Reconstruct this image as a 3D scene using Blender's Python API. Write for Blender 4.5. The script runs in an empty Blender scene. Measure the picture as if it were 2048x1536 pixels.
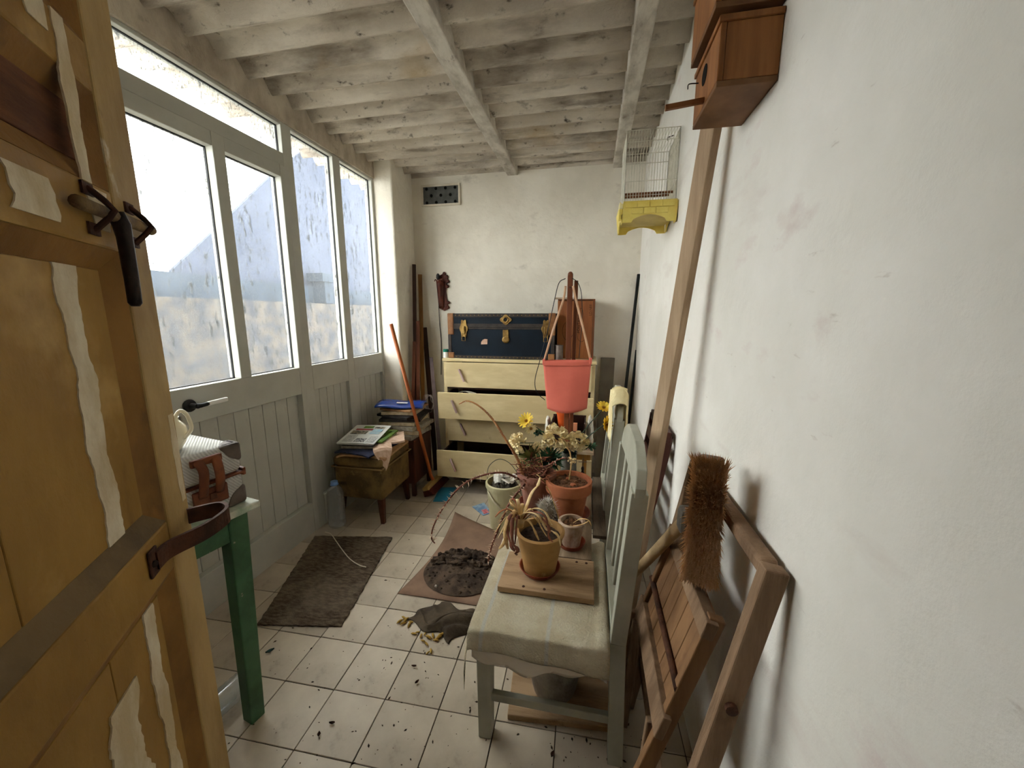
import bpy, bmesh, math, random
from mathutils import Vector, Matrix, Euler
random.seed(7)
SC = bpy.context.scene
COL = SC.collection
PI = math.pi

# ------------------------------------------------------------------ camera
CAM_H = 1.34
FPX = 770.0                                   # focal length in pixels of the 2048 px wide frame
PITCH = math.atan2(138.0, FPX)
YAW = math.atan2(158.0, math.hypot(FPX, 138.0))
cam_data = bpy.data.cameras.new('camera')
cam_data.sensor_fit = 'HORIZONTAL'
cam_data.sensor_width = 36.0
cam_data.lens = 36.0 * FPX / 2048.0
cam_data.clip_start = 0.02
cam = bpy.data.objects.new('camera', cam_data)
COL.objects.link(cam)
cam.location = (0, 0, CAM_H)
cam.rotation_euler = (PI / 2 - PITCH, 0, YAW)
SC.camera = cam

# ------------------------------------------------------------------ sky, exposure
world = bpy.data.worlds.new('overcast_sky')
SC.world = world
world.use_nodes = True
wn = world.node_tree.nodes
bg = wn['Background']
bg.inputs[0].default_value = (1.0, 0.99, 0.965, 1)
bg.inputs[1].default_value = 6.4
SC.view_settings.view_transform = 'Standard'
SC.view_settings.look = 'None'
SC.view_settings.gamma = 1.0
SC.view_settings.use_curve_mapping = False
SC.view_settings.exposure = 1.22
SC.cycles.max_bounces = 10
SC.cycles.diffuse_bounces = 6
SC.cycles.transparent_max_bounces = 16
SC.cycles.sample_clamp_indirect = 6.0
SC.cycles.use_denoising = True

# ------------------------------------------------------------------ pixel -> place helpers
_F = Vector((-math.sin(YAW) * math.cos(PITCH), math.cos(YAW) * math.cos(PITCH), -math.sin(PITCH)))
_R = Vector((math.cos(YAW), math.sin(YAW), 0))
_U = _R.cross(_F)
_C = Vector((0, 0, CAM_H))
def ray(x, y): return _F + _R * ((x - 1024) / FPX) - _U * ((y - 768) / FPX)
def pz(x, y, z):
    d = ray(x, y); return _C + d * ((z - CAM_H) / d.z)
def py(x, y, Y):
    d = ray(x, y); return _C + d * (Y / d.y)
def px(x, y, X):
    d = ray(x, y); return _C + d * (X / d.x)

# ------------------------------------------------------------------ colour and materials
def lin(r, g, b):
    def f(c):
        c /= 255.0
        return c / 12.92 if c <= 0.04045 else ((c + 0.055) / 1.055) ** 2.4
    return (f(r), f(g), f(b), 1.0)

def mat(name, c1, c2=None, scale=6.0, stretch=(1, 1, 1), rough=0.7, bump=0.0, bscale=None, bstretch=None,
        metal=0.0, spots=(), spec=0.3, rand=0.0, ramp=(0.39, 0.61), detail=6.0, transmission=0.0, sheen=0.0):
    m = bpy.data.materials.new(name)
    m.use_nodes = True
    nt = m.node_tree
    N, L = nt.nodes, nt.links
    b = N['Principled BSDF']
    b.inputs['Roughness'].default_value = rough
    b.inputs['Metallic'].default_value = metal
    b.inputs['Specular IOR Level'].default_value = spec
    if transmission: b.inputs['Transmission Weight'].default_value = transmission
    if sheen: b.inputs['Sheen Weight'].default_value = sheen
    tc = N.new('ShaderNodeTexCoord')
    def coords(st):
        mp = N.new('ShaderNodeMapping'); mp.inputs['Scale'].default_value = st
        L.new(tc.outputs['Object'], mp.inputs['Vector']); return mp.outputs['Vector']
    def noise(vec, sc, dt=detail, rg=0.6):
        n = N.new('ShaderNodeTexNoise'); n.inputs['Scale'].default_value = sc
        n.inputs['Detail'].default_value = dt; n.inputs['Roughness'].default_value = rg
        L.new(vec, n.inputs['Vector']); return n.outputs['Fac']
    def rng(val, a, c):
        r = N.new('ShaderNodeMapRange'); r.inputs[1].default_value = a; r.inputs[2].default_value = c
        L.new(val, r.inputs[0]); return r.outputs[0]
    def mix(fac, a, c):
        x = N.new('ShaderNodeMix'); x.data_type = 'RGBA'
        if isinstance(fac, float): x.inputs[0].default_value = fac
        else: L.new(fac, x.inputs[0])
        for k, v in ((6, a), (7, c)):
            if isinstance(v, tuple): x.inputs[k].default_value = v
            else: L.new(v, x.inputs[k])
        return x.outputs[2]
    col = lin(*c1)
    if c2 is not None:
        col = mix(rng(noise(coords(stretch), scale), *ramp), lin(*c1), lin(*c2))
    for sp in spots:                                     # (colour, scale, stretch, lo, hi)
        col = mix(rng(noise(coords(sp[2]), sp[1]), sp[3], sp[4]), col, lin(*sp[0]))
    if rand:
        oi = N.new('ShaderNodeObjectInfo')
        hs = N.new('ShaderNodeHueSaturation')
        r = N.new('ShaderNodeMapRange'); r.inputs[3].default_value = 1 - rand; r.inputs[4].default_value = 1 + rand
        L.new(oi.outputs['Random'], r.inputs[0]); L.new(r.outputs[0], hs.inputs['Value'])
        if isinstance(col, tuple): hs.inputs['Color'].default_value = col
        else: L.new(col, hs.inputs['Color'])
        col = hs.outputs['Color']
    if isinstance(col, tuple): b.inputs['Base Color'].default_value = col
    else: L.new(col, b.inputs['Base Color'])
    if bump:
        bp = N.new('ShaderNodeBump'); bp.inputs['Strength'].default_value = bump; bp.inputs['Distance'].default_value = 0.02
        L.new(noise(coords(bstretch or stretch), bscale or scale * 3, 8.0), bp.inputs['Height'])
        L.new(bp.outputs[0], b.inputs['Normal'])
    return m

# ------------------------------------------------------------------ mesh builder
ABS = {}
def frame_of(d, up=(0, 0, 1)):
    d = Vector(d).normalized(); up = Vector(up)
    if abs(d.dot(up)) > 0.99: up = Vector((1, 0, 0)) if abs(d.x) < 0.9 else Vector((0, 1, 0))
    a = d.cross(up).normalized(); return d, a, a.cross(d).normalized()

class G:
    def __init__(s): s.v = []; s.f = []
    def add(s, vs, fs):
        o = len(s.v); s.v += [Vector(v) for v in vs]; s.f += [tuple(i + o for i in f) for f in fs]; return s
    def box(s, x0, x1, y0, y1, z0, z1):
        return s.add([(x0, y0, z0), (x1, y0, z0), (x1, y1, z0), (x0, y1, z0), (x0, y0, z1), (x1, y0, z1), (x1, y1, z1), (x0, y1, z1)],
                     [(0, 3, 2, 1), (4, 5, 6, 7), (0, 1, 5, 4), (1, 2, 6, 5), (2, 3, 7, 6), (3, 0, 4, 7)])
    def obox(s, c, size, m=None):
        o = len(s.v); hx, hy, hz = [q / 2 for q in size]; s.box(-hx, hx, -hy, hy, -hz, hz)
        c = Vector(c)
        for i in range(o, len(s.v)): s.v[i] = (m @ s.v[i] if m else s.v[i]) + c
        return s
    def beam(s, p0, p1, w, t, up=(0, 0, 1), w1=None, t1=None):
        """bar from p0 to p1: w across, t along up"""
        p0, p1 = Vector(p0), Vector(p1); d, a, u = frame_of(p1 - p0, up)
        w1 = w if w1 is None else w1; t1 = t if t1 is None else t1
        vs = []
        for p, ww, tt in ((p0, w, t), (p1, w1, t1)):
            for sa, su in ((-1, -1), (1, -1), (1, 1), (-1, 1)): vs.append(p + a * sa * ww / 2 + u * su * tt / 2)
        return s.add(vs, [(0, 1, 2, 3), (7, 6, 5, 4), (0, 4, 5, 1), (1, 5, 6, 2), (2, 6, 7, 3), (3, 7, 4, 0)])
    def tube(s, pts, r, seg=8, flat=1.0, up=(0, 0, 1), caps=True):
        pts = [Vector(p) for p in pts]; n = len(pts)
        rs = r if isinstance(r, (list, tuple)) else [r] * n
        o = len(s.v); last = None
        for i, p in enumerate(pts):
            t = (pts[min(i + 1, n - 1)] - pts[max(i - 1, 0)])
            if t.length < 1e-9: t = Vector((0, 0, 1))
            t.normalize()
            if last is None: _, a, u = frame_of(t, up)
            else:
                a = last - t * last.dot(t)
                a = a.normalized() if a.length > 1e-6 else frame_of(t, up)[1]
                u = a.cross(t)
            last = a
            for k in range(seg):
                q = 2 * PI * k / seg
                s.v.append(p + a * math.cos(q) * rs[i] + u * math.sin(q) * rs[i] * flat)
        for i in range(n - 1):
            for k in range(seg):
                k2 = (k + 1) % seg
                s.f.append((o + i * seg + k, o + i * seg + k2, o + (i + 1) * seg + k2, o + (i + 1) * seg + k))
        if caps:
            s.f.append(tuple(o + k for k in reversed(range(seg)))); s.f.append(tuple(o + (n - 1) * seg + k for k in range(seg)))
        return s
    def lathe(s, prof, c=(0, 0, 0), seg=24, m=None, closed=False, wob=0.0):
        """prof: list of (r, z); ends with r=0 are closed"""
        o = len(s.v); c = Vector(c); n = len(prof)
        for r, z in prof:
            for k in range(seg):
                q = 2 * PI * k / seg; rr = r * (1 + wob * math.sin(3 * q + z * 40))
                p = Vector((rr * math.cos(q), rr * math.sin(q), z))
                s.v.append((m @ p if m else p) + c)
        for i in range(n - 1 + (1 if closed else 0)):
            j = (i + 1) % n
            for k in range(seg):
                k2 = (k + 1) % seg
                s.f.append((o + i * seg + k, o + i * seg + k2, o + j * seg + k2, o + j * seg + k))
        if not closed:
            if prof[0][0] > 1e-6: s.f.append(tuple(o + k for k in reversed(range(seg))))
            if prof[-1][0] > 1e-6: s.f.append(tuple(o + (n - 1) * seg + k for k in range(seg)))
        return s
    def prism(s, poly, to3d, d0, d1):
        """poly: list of 2-D points, to3d(u, v, d)"""
        n = len(poly)
        vs = [to3d(u, v, d0) for u, v in poly] + [to3d(u, v, d1) for u, v in poly]
        fs = [tuple(range(n)), tuple(reversed(range(n, 2 * n)))] + [(i, i + n, (i + 1) % n + n, (i + 1) % n) for i in range(n)]
        return s.add(vs, fs)
    def sheet(s, fn, nu, nv, thick=0.0):
        """fn(u, v) for u, v in 0..1; thick gives the sheet a real body downwards along -z or a given vector"""
        off = Vector((0, 0, -thick)) if isinstance(thick, (int, float)) else Vector(thick)
        P = [[Vector(fn(i / nu, j / nv)) for j in range(nv + 1)] for i in range(nu + 1)]
        o = len(s.v); W = nv + 1
        for row in P: s.v += row
        for i in range(nu):
            for j in range(nv): s.f.append((o + i * W + j, o + (i + 1) * W + j, o + (i + 1) * W + j + 1, o + i * W + j + 1))
        if off.length > 0:
            o2 = len(s.v)
            for row in P: s.v += [p + off for p in row]
            for i in range(nu):
                for j in range(nv): s.f.append((o2 + i * W + j, o2 + i * W + j + 1, o2 + (i + 1) * W + j + 1, o2 + (i + 1) * W + j))
            def e(a, b2): s.f.append((o + a, o2 + a, o2 + b2, o + b2))
            for i in range(nu): e((i + 1) * W, i * W); e(i * W + nv, (i + 1) * W + nv)
            for j in range(nv): e(j, j + 1); e(nu * W + j + 1, nu * W + j)
        return s
    def blob(s, c, r, seed=0, amp=0.25, sub=1):
        bm = bmesh.new(); bmesh.ops.create_icosphere(bm, subdivisions=sub, radius=1)
        rr = random.Random(seed); r = Vector(r if hasattr(r, '__len__') else (r, r, r))
        o = len(s.v); bm.verts.index_update()
        for v in bm.verts:
            k = 1 + rr.uniform(-amp, amp)
            s.v.append(Vector(c) + Vector((v.co.x * r.x, v.co.y * r.y, v.co.z * r.z)) * k)
        for f in bm.faces: s.f.append(tuple(o + v.index for v in f.verts))
        bm.free(); return s
    def jitter(s, a, seed=1):
        rr = random.Random(seed)
        for v in s.v: v += Vector((rr.uniform(-a, a), rr.uniform(-a, a), rr.uniform(-a, a)))
        return s
    def xf(s, m, o=0):
        for i in range(o, len(s.v)): s.v[i] = m @ s.v[i]
        return s
    def build(s, name, material, parent=None, bevel=0.0, smooth=False, sub=0, loc=None, recalc=True, seg=2):
        base = None
        if parent is not None: base = ABS[parent.name]
        elif loc is not None: base = Vector(loc)
        else:
            lo = [min(v[i] for v in s.v) for i in range(3)]; hi = [max(v[i] for v in s.v) for i in range(3)]
            base = Vector(((lo[0] + hi[0]) / 2, (lo[1] + hi[1]) / 2, lo[2]))
        me = bpy.data.meshes.new(name)
        me.from_pydata([tuple(v - base) for v in s.v], [], s.f)
        if recalc:
            bm = bmesh.new(); bm.from_mesh(me); bmesh.ops.recalc_face_normals(bm, faces=bm.faces); bm.to_mesh(me); bm.free()
        ms = material if isinstance(material, (list, tuple)) else [material]
        for q in ms: me.materials.append(q)
        if smooth:
            for p in me.polygons: p.use_smooth = True
        ob = bpy.data.objects.new(name, me); COL.objects.link(ob)
        ABS[ob.name] = base
        if parent is not None: ob.parent = parent
        else: ob.location = base
        if bevel:
            md = ob.modifiers.new('bevel', 'BEVEL'); md.width = bevel; md.segments = seg; md.limit_method = 'ANGLE'
        if sub:
            md = ob.modifiers.new('subdivision', 'SUBSURF'); md.levels = sub; md.render_levels = sub
        return ob

def tag(o, label, cat, group=None, kind=None):
    o['label'] = label; o['category'] = cat
    if group: o['group'] = group
    if kind: o['kind'] = kind
    return o
def thing(name, label, cat, loc, group=None):
    o = bpy.data.objects.new(name, None); COL.objects.link(o)
    o.empty_display_size = 0.05
    o.location = loc; ABS[o.name] = Vector(loc)
    return tag(o, label, cat, group)
def struct(o): o['kind'] = 'structure'; return o
def copy_part(src, parent, loc=None):
    c = src.copy(); COL.objects.link(c); c.parent = parent
    if loc is not None: c.location = loc
    ABS[c.name] = ABS.get(parent.name, Vector()) if parent else Vector(loc)
    return c
def copy_tree(src, loc):
    r = src.copy(); COL.objects.link(r); r.location = loc; ABS[r.name] = Vector(loc)
    for ch in list(src.children):
        c = ch.copy(); COL.objects.link(c); c.parent = r; ABS[c.name] = Vector(loc)
        for g in list(ch.children):
            d = g.copy(); COL.objects.link(d); d.parent = c; ABS[d.name] = Vector(loc)
    return r
def bez(pts, n=12):
    """Catmull-Rom through pts"""
    P = [Vector(p) for p in pts]; P = [P[0] * 2 - P[1]] + P + [P[-1] * 2 - P[-2]]; out = []
    for i in range(1, len(P) - 2):
        for k in range(n):
            t = k / n; a, b, c, d = P[i - 1], P[i], P[i + 1], P[i + 2]
            out.append(0.5 * ((2 * b) + (c - a) * t + (2 * a - 5 * b + 4 * c - d) * t * t + (3 * b - a - 3 * c + d) * t ** 3))
    out.append(P[-2]); return out

# ------------------------------------------------------------------ room
XL, XR, YB, ZC = -1.65, 0.357, 3.21, 2.485
PLASTER_SPOTS = (((214, 203, 195), 2.2, (1, 0.6, 2.2), 0.60, 0.80), ((204, 196, 186), 16.0, (1, 0.8, 3.0), 0.68, 0.78), ((222, 211, 205), 4.0, (1, 1, 2.0), 0.62, 0.76))
M_wall = mat('white_plaster', (238, 235, 228), (228, 225, 216), 2.0, rough=0.85, bump=0.28, bscale=9.0, spots=PLASTER_SPOTS)
M_wallb = mat('lumpy_whitewash', (234, 228, 214), (222, 215, 200), 2.6, rough=0.9, bump=0.75, bscale=5.5,
              spots=(((168, 160, 146), 3.5, (1, 1, 1.6), 0.62, 0.8),))
M_ceil = mat('mouldy_cement_sheet', (212, 203, 188), (186, 176, 160), 3.0, stretch=(0.8, 2.0, 1), rough=0.95, bump=0.5, bscale=45.0,
             spots=(((112, 100, 86), 2.4, (0.55, 2.6, 1), 0.52, 0.70), ((52, 45, 38), 26.0, (0.7, 1.2, 1), 0.61, 0.74), ((72, 62, 52), 9.0, (0.7, 1.6, 1), 0.62, 0.78), ((84, 74, 62), 5.0, (0.35, 3.4, 1), 0.60, 0.74), ((170, 148, 112), 1.6, (1, 1, 1), 0.58, 0.75)))
M_beam = mat('whitewashed_beam', (206, 200, 188), (168, 160, 147), 9.0, stretch=(1.5, 0.7, 1), rough=0.9, bump=0.3, bscale=40.0,
             spots=(((120, 110, 98), 20.0, (1, 0.5, 1), 0.63, 0.75),))
M_lintel = mat('rough_cement', (206, 196, 178), (172, 160, 142), 4.0, stretch=(1, 1.6, 1), rough=0.95, bump=0.7, bscale=16.0,
               spots=(((90, 80, 68), 8.0, (1, 1, 1), 0.62, 0.75),))
M_alu = mat('grey_white_aluminium', (188, 188, 178), (176, 176, 166), 3.0, rough=0.42, spec=0.4, spots=(((150, 146, 136), 5.0, (1, 1, 0.5), 0.66, 0.85),))
M_seal = mat('black_rubber_seal', (26, 28, 30), rough=0.6)
M_grout = mat('dirty_grout', (92, 82, 68), (60, 53, 45), 12.0, rough=0.95)
M_tile = mat('cream_floor_tile', (198, 185, 164), (176, 163, 143), 3.5, rough=0.42, spec=0.35, bump=0.04, bscale=30.0, rand=0.07,
             spots=(((132, 118, 98), 7.0, (1, 1, 1), 0.60, 0.80), ((84, 72, 58), 38.0, (1, 1, 1), 0.69, 0.74)))

def wall(name, m, *boxes):
    g = G()
    for b in boxes: g.box(*b)
    return struct(g.build(name, m, loc=(0, 0, 0)))

wall('wall_right', M_wall, (XR, XR + 0.25, -1.8, YB + 0.25, -0.1, 2.75))
wall('wall_back', M_wallb, (-1.72, XR, YB, YB + 0.25, -0.1, 2.75))
# front wall with the doorway the camera stands in, and the dim passage behind it
wall('wall_front', M_wall, (-1.9, -0.36, -0.30, -0.03, -0.1, 2.75), (-0.36, XR, -0.30, -0.03, 2.15, 2.75))
wall('wall_passage', M_wall, (-1.9, XR, -1.8, -1.6, -0.1, 2.75), (-1.9, -1.7, -1.6, -0.3, -0.1, 2.75), (-1.9, XR, -1.8, -0.3, 2.6, 2.75))
# window side: solid near the door, lintel above the frame, pier at the far end
wall('wall_left', M_lintel, (-1.80, XL, -0.03, 0.46, -0.1, 2.56), (-1.74, XL + 0.012, 0.46, 2.87, 2.352, 2.56))
pier = G()
pier.box(-1.72, -1.495, 2.862, YB, -0.1, 2.56)
struct(pier.build('wall_pier', M_wallb, loc=(0, 0, 0), bevel=0.012))

# corrugated roof sheet: 146 mm pitch, waves run across the room, overhangs outside the window
PIT, AMP, Y0 = 0.1455, 0.028, 1.478
def roof(u, v):
    x = -2.06 + u * (XR + 0.02 + 2.06); y = -0.35 + v * (YB + 0.2 + 0.35)
    ph = 2 * PI * (y - Y0) / PIT
    return (x, y, ZC - AMP * math.cos(ph) - 0.006 * math.cos(2 * ph))
g = G().sheet(roof, 6, 420, 0.007)
o = struct(g.build('ceiling', M_ceil, loc=(0, 0, 0), smooth=True))
for nm, x0, x1 in (('roof_beam', -0.685, -0.600), ('roof_beam', 0.122, 0.198)):
    g = G().box(x0, x1, -0.03, YB, 2.42, 2.50)
    ob = struct(g.build(nm, M_beam, o, bevel=0.006))

# floor: grout bed with loose-laid cream tiles, grid turned by about a degree
fl = struct(G().box(-1.9, XR + 0.2, -1.8, YB + 0.2, -0.1, -0.004).build('floor', M_grout, loc=(0, 0, 0)))
TP = 0.2005
g = G().box(-TP / 2 + 0.0016, TP / 2 - 0.0016, -TP / 2 + 0.0016, TP / 2 - 0.0016, -0.012, 0.0)
tile_me = None
ang = math.radians(1.2); ca, sa = math.cos(ang), math.sin(ang)
ox, oy = -0.868, 1.030
for i in range(-6, 9):
    for j in range(-9, 14):
        u, v = (i + 0.5) * TP, (j + 0.5) * TP
        x, y = ox + u * ca - v * sa, oy + u * sa + v * ca
        if not (XL - 0.08 < x < XR + 0.11 and -0.45 < y < YB + 0.07): continue
        if tile_me is None:
            t = g.build('tile', M_tile, fl, bevel=0.0012, seg=1)
            t.data.transform(Matrix.Translation(-Vector((0, 0, 0)))); tile_me = t
        else:
            t = tile_me.copy(); COL.objects.link(t); t.parent = fl
        t.location = (x, y, random.uniform(-0.0012, 0.0008))
        t.rotation_euler = (random.uniform(-.003, .003), random.uniform(-.003, .003), ang)
# ------------------------------------------------------------------ aluminium door and windows in the left wall
def glass_mat():
    m = bpy.data.materials.new('dirty_frosted_glass'); m.use_nodes = True
    nt = m.node_tree; N, L = nt.nodes, nt.links
    N.remove(N['Principled BSDF']); out = N['Material Output']
    tc = N.new('ShaderNodeTexCoord')
    def noise(st, sc, dt=8):
        mp = N.new('ShaderNodeMapping'); mp.inputs['Scale'].default_value = st; L.new(tc.outputs['Object'], mp.inputs[0])
        n = N.new('ShaderNodeTexNoise'); n.inputs['Scale'].default_value = sc; n.inputs['Detail'].default_value = dt
        n.inputs['Roughness'].default_value = 0.7; L.new(mp.outputs[0], n.inputs['Vector']); return n.outputs['Fac']
    def rng(v, a, b, c, d):
        r = N.new('ShaderNodeMapRange'); 
        for k, q in zip((1, 2, 3, 4), (a, b, c, d)): r.inputs[k].default_value = q
        L.new(v, r.inputs[0]); return r.outputs[0]
    streak = rng(noise((1, 5.0, 1.1), 11.0), 0.56, 0.66, 0.0, 0.86)
    film = rng(noise((1, 1, 1), 3.0), 0.3, 0.7, 0.008, 0.025)
    spk = rng(noise((1, 2.6, 1), 75.0, 3), 0.585, 0.66, 0.0, 0.95)
    mx = N.new('ShaderNodeMath'); mx.operation = 'MAXIMUM'; L.new(streak, mx.inputs[0]); L.new(spk, mx.inputs[1])
    tr = N.new('ShaderNodeBsdfTransparent'); tr.inputs[0].default_value = (0.93, 0.95, 0.95, 1)
    hz = N.new('ShaderNodeBsdfTranslucent'); hz.inputs[0].default_value = (0.86, 0.88, 0.90, 1)
    dirt = N.new('ShaderNodeBsdfTranslucent'); dirt.inputs[0].default_value = (0.085, 0.09, 0.09, 1)
    gl = N.new('ShaderNodeBsdfGlossy'); gl.inputs[1].default_value = 0.12
    m1 = N.new('ShaderNodeMixShader'); L.new(film, m1.inputs[0]); L.new(tr.outputs[0], m1.inputs[1]); L.new(hz.outputs[0], m1.inputs[2])
    m2 = N.new('ShaderNodeMixShader'); L.new(mx.outputs[0], m2.inputs[0]); L.new(m1.outputs[0], m2.inputs[1]); L.new(dirt.outputs[0], m2.inputs[2])
    m3 = N.new('ShaderNodeMixShader'); m3.inputs[0].default_value = 0.04; L.new(m2.outputs[0], m3.inputs[1]); L.new(gl.outputs[0], m3.inputs[2])
    L.new(m3.outputs[0], out.inputs[0]); return m
M_glass = glass_mat()
FX0, FX1 = -1.712, XL          # frame depth

def bar(name, parent, y0, y1, z0, z1, x0=FX0, x1=FX1, m=M_alu, bv=0.003):
    return G().box(x0, x1, y0, y1, z0, z1).build(name, m, parent, bevel=bv)
def pane(parent, y0, y1, z0, z1):
    p = G().box(-1.690, -1.686, y0 - .006, y1 + .006, z0 - .006, z1 + .006).build('pane', M_glass, parent)
    s = G()                                                # black gasket round the pane
    w = 0.004
    for a in ((y0, y0 + w, z0, z1), (y1 - w, y1, z0, z1), (y0, y1, z0, z0 + w), (y0, y1, z1 - w, z1)):
        s.box(-1.685, -1.676, a[0], a[1], a[2], a[3])
    s.build('gasket', M_seal, p)
    return p
def boards(parent, y0, y1, z0, z1, n):
    w = (y1 - y0) / n
    src = None
    for k in range(n):
        if src is None:
            src = G().box(-1.684, -1.672, y0 + .0012, y0 + w - .0012, z0, z1).build('board', M_alu, parent, bevel=0.003)
        else:
            c = src.copy(); COL.objects.link(c); c.parent = parent; c.location = (0, k * w, 0); ABS[c.name] = ABS[parent.name]
    G().box(-1.695, -1.684, y0, y1, z0, z1).build('backing', M_alu, parent)

# fixed light beside the door
w1 = thing('window_1', 'tall two-pane fixed window right of the glazed door', 'window', (XL, 2.4, 0)); w1['kind'] = 'structure'
bar('post', w1, 1.964, 2.034, 0.0, 2.352); bar('post', w1, 2.388, 2.462, 0.0, 2.352); bar('post', w1, 2.838, 2.862, 0.0, 2.352)
for a, b in ((2.034, 2.388), (2.462, 2.838)):
    bar('rail', w1, a, b, 2.335, 2.352); bar('rail', w1, a, b, 0.885, 1.040); bar('rail', w1, a, b, 0.0, 0.20)
    pane(w1, a, b, 1.04, 2.335)
boards(w1, 2.034, 2.388, 0.20, 0.885, 5); boards(w1, 2.462, 2.838, 0.20, 0.885, 5)
# unseen window added behind the open wooden door to brighten the near right wall
w3 = thing('added_window', 'added fixed window hidden behind the open wooden door', 'window', (XL, 0.5, 0)); w3['kind'] = 'structure'
bar('post', w3, 0.46, 0.52, 0.0, 2.352)
for a, b in ((0.52, 1.05),):
    bar('rail', w3, a, b, 2.335, 2.352); bar('rail', w3, a, b, 0.885, 1.040); bar('rail', w3, a, b, 0.0, 0.20)
    pane(w3, a, b, 1.04, 2.335); boards(w3, a, b, 0.20, 0.885, 7)
# transom over the door
w2 = thing('window_2', 'long narrow transom window above the glazed door', 'window', (XL, 1.5, 2.1)); w2['kind'] = 'structure'
bar('rail', w2, 1.05, 1.964, 2.335, 2.352); bar('rail', w2, 1.05, 1.964, 2.128, 2.195); bar('post', w2, 1.05, 1.085, 0.0, 2.335)
pane(w2, 1.085, 1.964, 2.195, 2.335)
# the door leaf
d1 = thing('door_1', 'grey aluminium door with two glass panes and boarded lower half', 'door', (XL, 1.5, 0)); d1['kind'] = 'structure'
Z1 = 2.125
for a, b in ((1.09, 1.165), (1.535, 1.595), (1.918, 1.960)):
    bar('stile', d1, a, b, 1.04 if a == 1.535 else 0.012, Z1, FX0 + .008, FX1 + .012)
for a, b in ((1.165, 1.535), (1.595, 1.918)):
    bar('rail', d1, a, b, 2.064, Z1, FX0 + .008, FX1 + .010); pane(d1, a, b, 1.04, 2.064)
bar('rail', d1, 1.165, 1.918, 0.885, 1.04, FX0 + .008, FX1 + .010)
bar('rail', d1, 1.165, 1.918, 0.012, 0.20, FX0 + .008, FX1 + .010)
boards(d1, 1.165, 1.918, 0.20, 0.885, 9)
M_black = mat('black_plastic', (22, 22, 24), rough=0.35)
M_white = mat('white_plastic', (232, 232, 228), rough=0.35)
h = G(); hc = Vector((XL + .012, 1.272, 0.966)); rx = Matrix.Rotation(PI / 2, 3, 'Y')
h.lathe([(0.0, 0.0), (0.026, 0.0), (0.027, 0.006), (0.024, 0.012), (0.011, 0.014), (0.010, 0.045), (0, 0.047)], hc, 20, rx)
hd = h.build('door_handle', M_black, d1, smooth=False)
G().tube(bez([hc + Vector((.040, 0, 0)), hc + Vector((.046, .02, 0)), hc + Vector((.046, .045, .001))], 4), [.011, .012, .010, .010, .009, .009, .009, .009, .009], 10).build('lever_neck', M_black, hd, smooth=True)
G().beam(hc + Vector((.046, .04, .001)), hc + Vector((.046, .135, .002)), 0.014, 0.019).build('lever', M_white, hd, bevel=0.004)
kc = Vector((XL + .010, 1.215, 0.925))
kk = G().lathe([(0, 0), (0.012, 0), (0.012, 0.004), (0, 0.004)], kc, 14, rx).build('lock_plate', M_black, d1)
G().box(kc.x + .004, kc.x + .03, kc.y - .003, kc.y + .003, kc.z - .01, kc.z + .01).build('key', mat('key_metal', (170, 165, 150), metal=1.0, rough=0.35), kk, bevel=.001)

# ------------------------------------------------------------------ outside: yard, rubble wall, shaded part of the neighbouring wall
M_render = mat('shadow_blue_render', (55, 61, 75), (50, 56, 69), 1.5, rough=0.9, bump=0.2, bscale=8.0)  # blue-grey of the sun shadow is put into the base colour
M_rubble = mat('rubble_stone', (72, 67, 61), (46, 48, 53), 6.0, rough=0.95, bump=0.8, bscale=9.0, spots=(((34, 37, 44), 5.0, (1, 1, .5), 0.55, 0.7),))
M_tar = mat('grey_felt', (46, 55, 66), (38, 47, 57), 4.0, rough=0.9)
M_yard = mat('yard_cement', (150, 144, 132), (128, 122, 112), 3.0, rough=0.95)
tag(G().box(-9, -1.9, -3, 9, -0.12, -0.02).build('yard', M_yard, loc=(0, 0, 0)), 'pale cement yard outside the windows', 'yard'); 
bpy.data.objects['yard']['kind'] = 'structure'
XO = -4.6
q = [px(x, y, XO) for x, y in ((330, 640), (345, 540), (420, 470), (560, 335), (660, 262), (735, 250), (742, 640))]  # outline follows a sun shadow's edge; the shade is built as a shape
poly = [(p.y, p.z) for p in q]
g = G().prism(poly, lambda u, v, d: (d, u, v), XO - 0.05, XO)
tag(g.build('neighbour_wall_shade', M_render), 'pale bluish neighbouring wall with sloping top beyond the yard', 'wall')
zb = px(500, 603, XO).z
g = G().box(XO - 0.3, XO + 0.35, -1.0, 12, -0.1, zb).jitter(0.0)
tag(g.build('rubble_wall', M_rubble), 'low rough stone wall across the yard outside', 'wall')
zt = px(500, 562, XO).z
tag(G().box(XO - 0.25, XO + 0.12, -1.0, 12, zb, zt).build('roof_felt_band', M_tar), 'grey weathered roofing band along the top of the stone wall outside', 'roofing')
p0 = px(655, 600, XO + 0.3)
g = G().box(XO + .1, XO + .34, p0.y - 0.09, p0.y + 0.09, zb, px(655, 565, XO + .3).z); g.box(XO + .06, XO + .36, p0.y - .15, p0.y + .15, px(655, 565, XO + .3).z, px(655, 548, XO + .3).z)
tag(g.build('chimney', M_tar, bevel=.01), 'small grey capped chimney seen blurred through the third pane', 'chimney')
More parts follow.
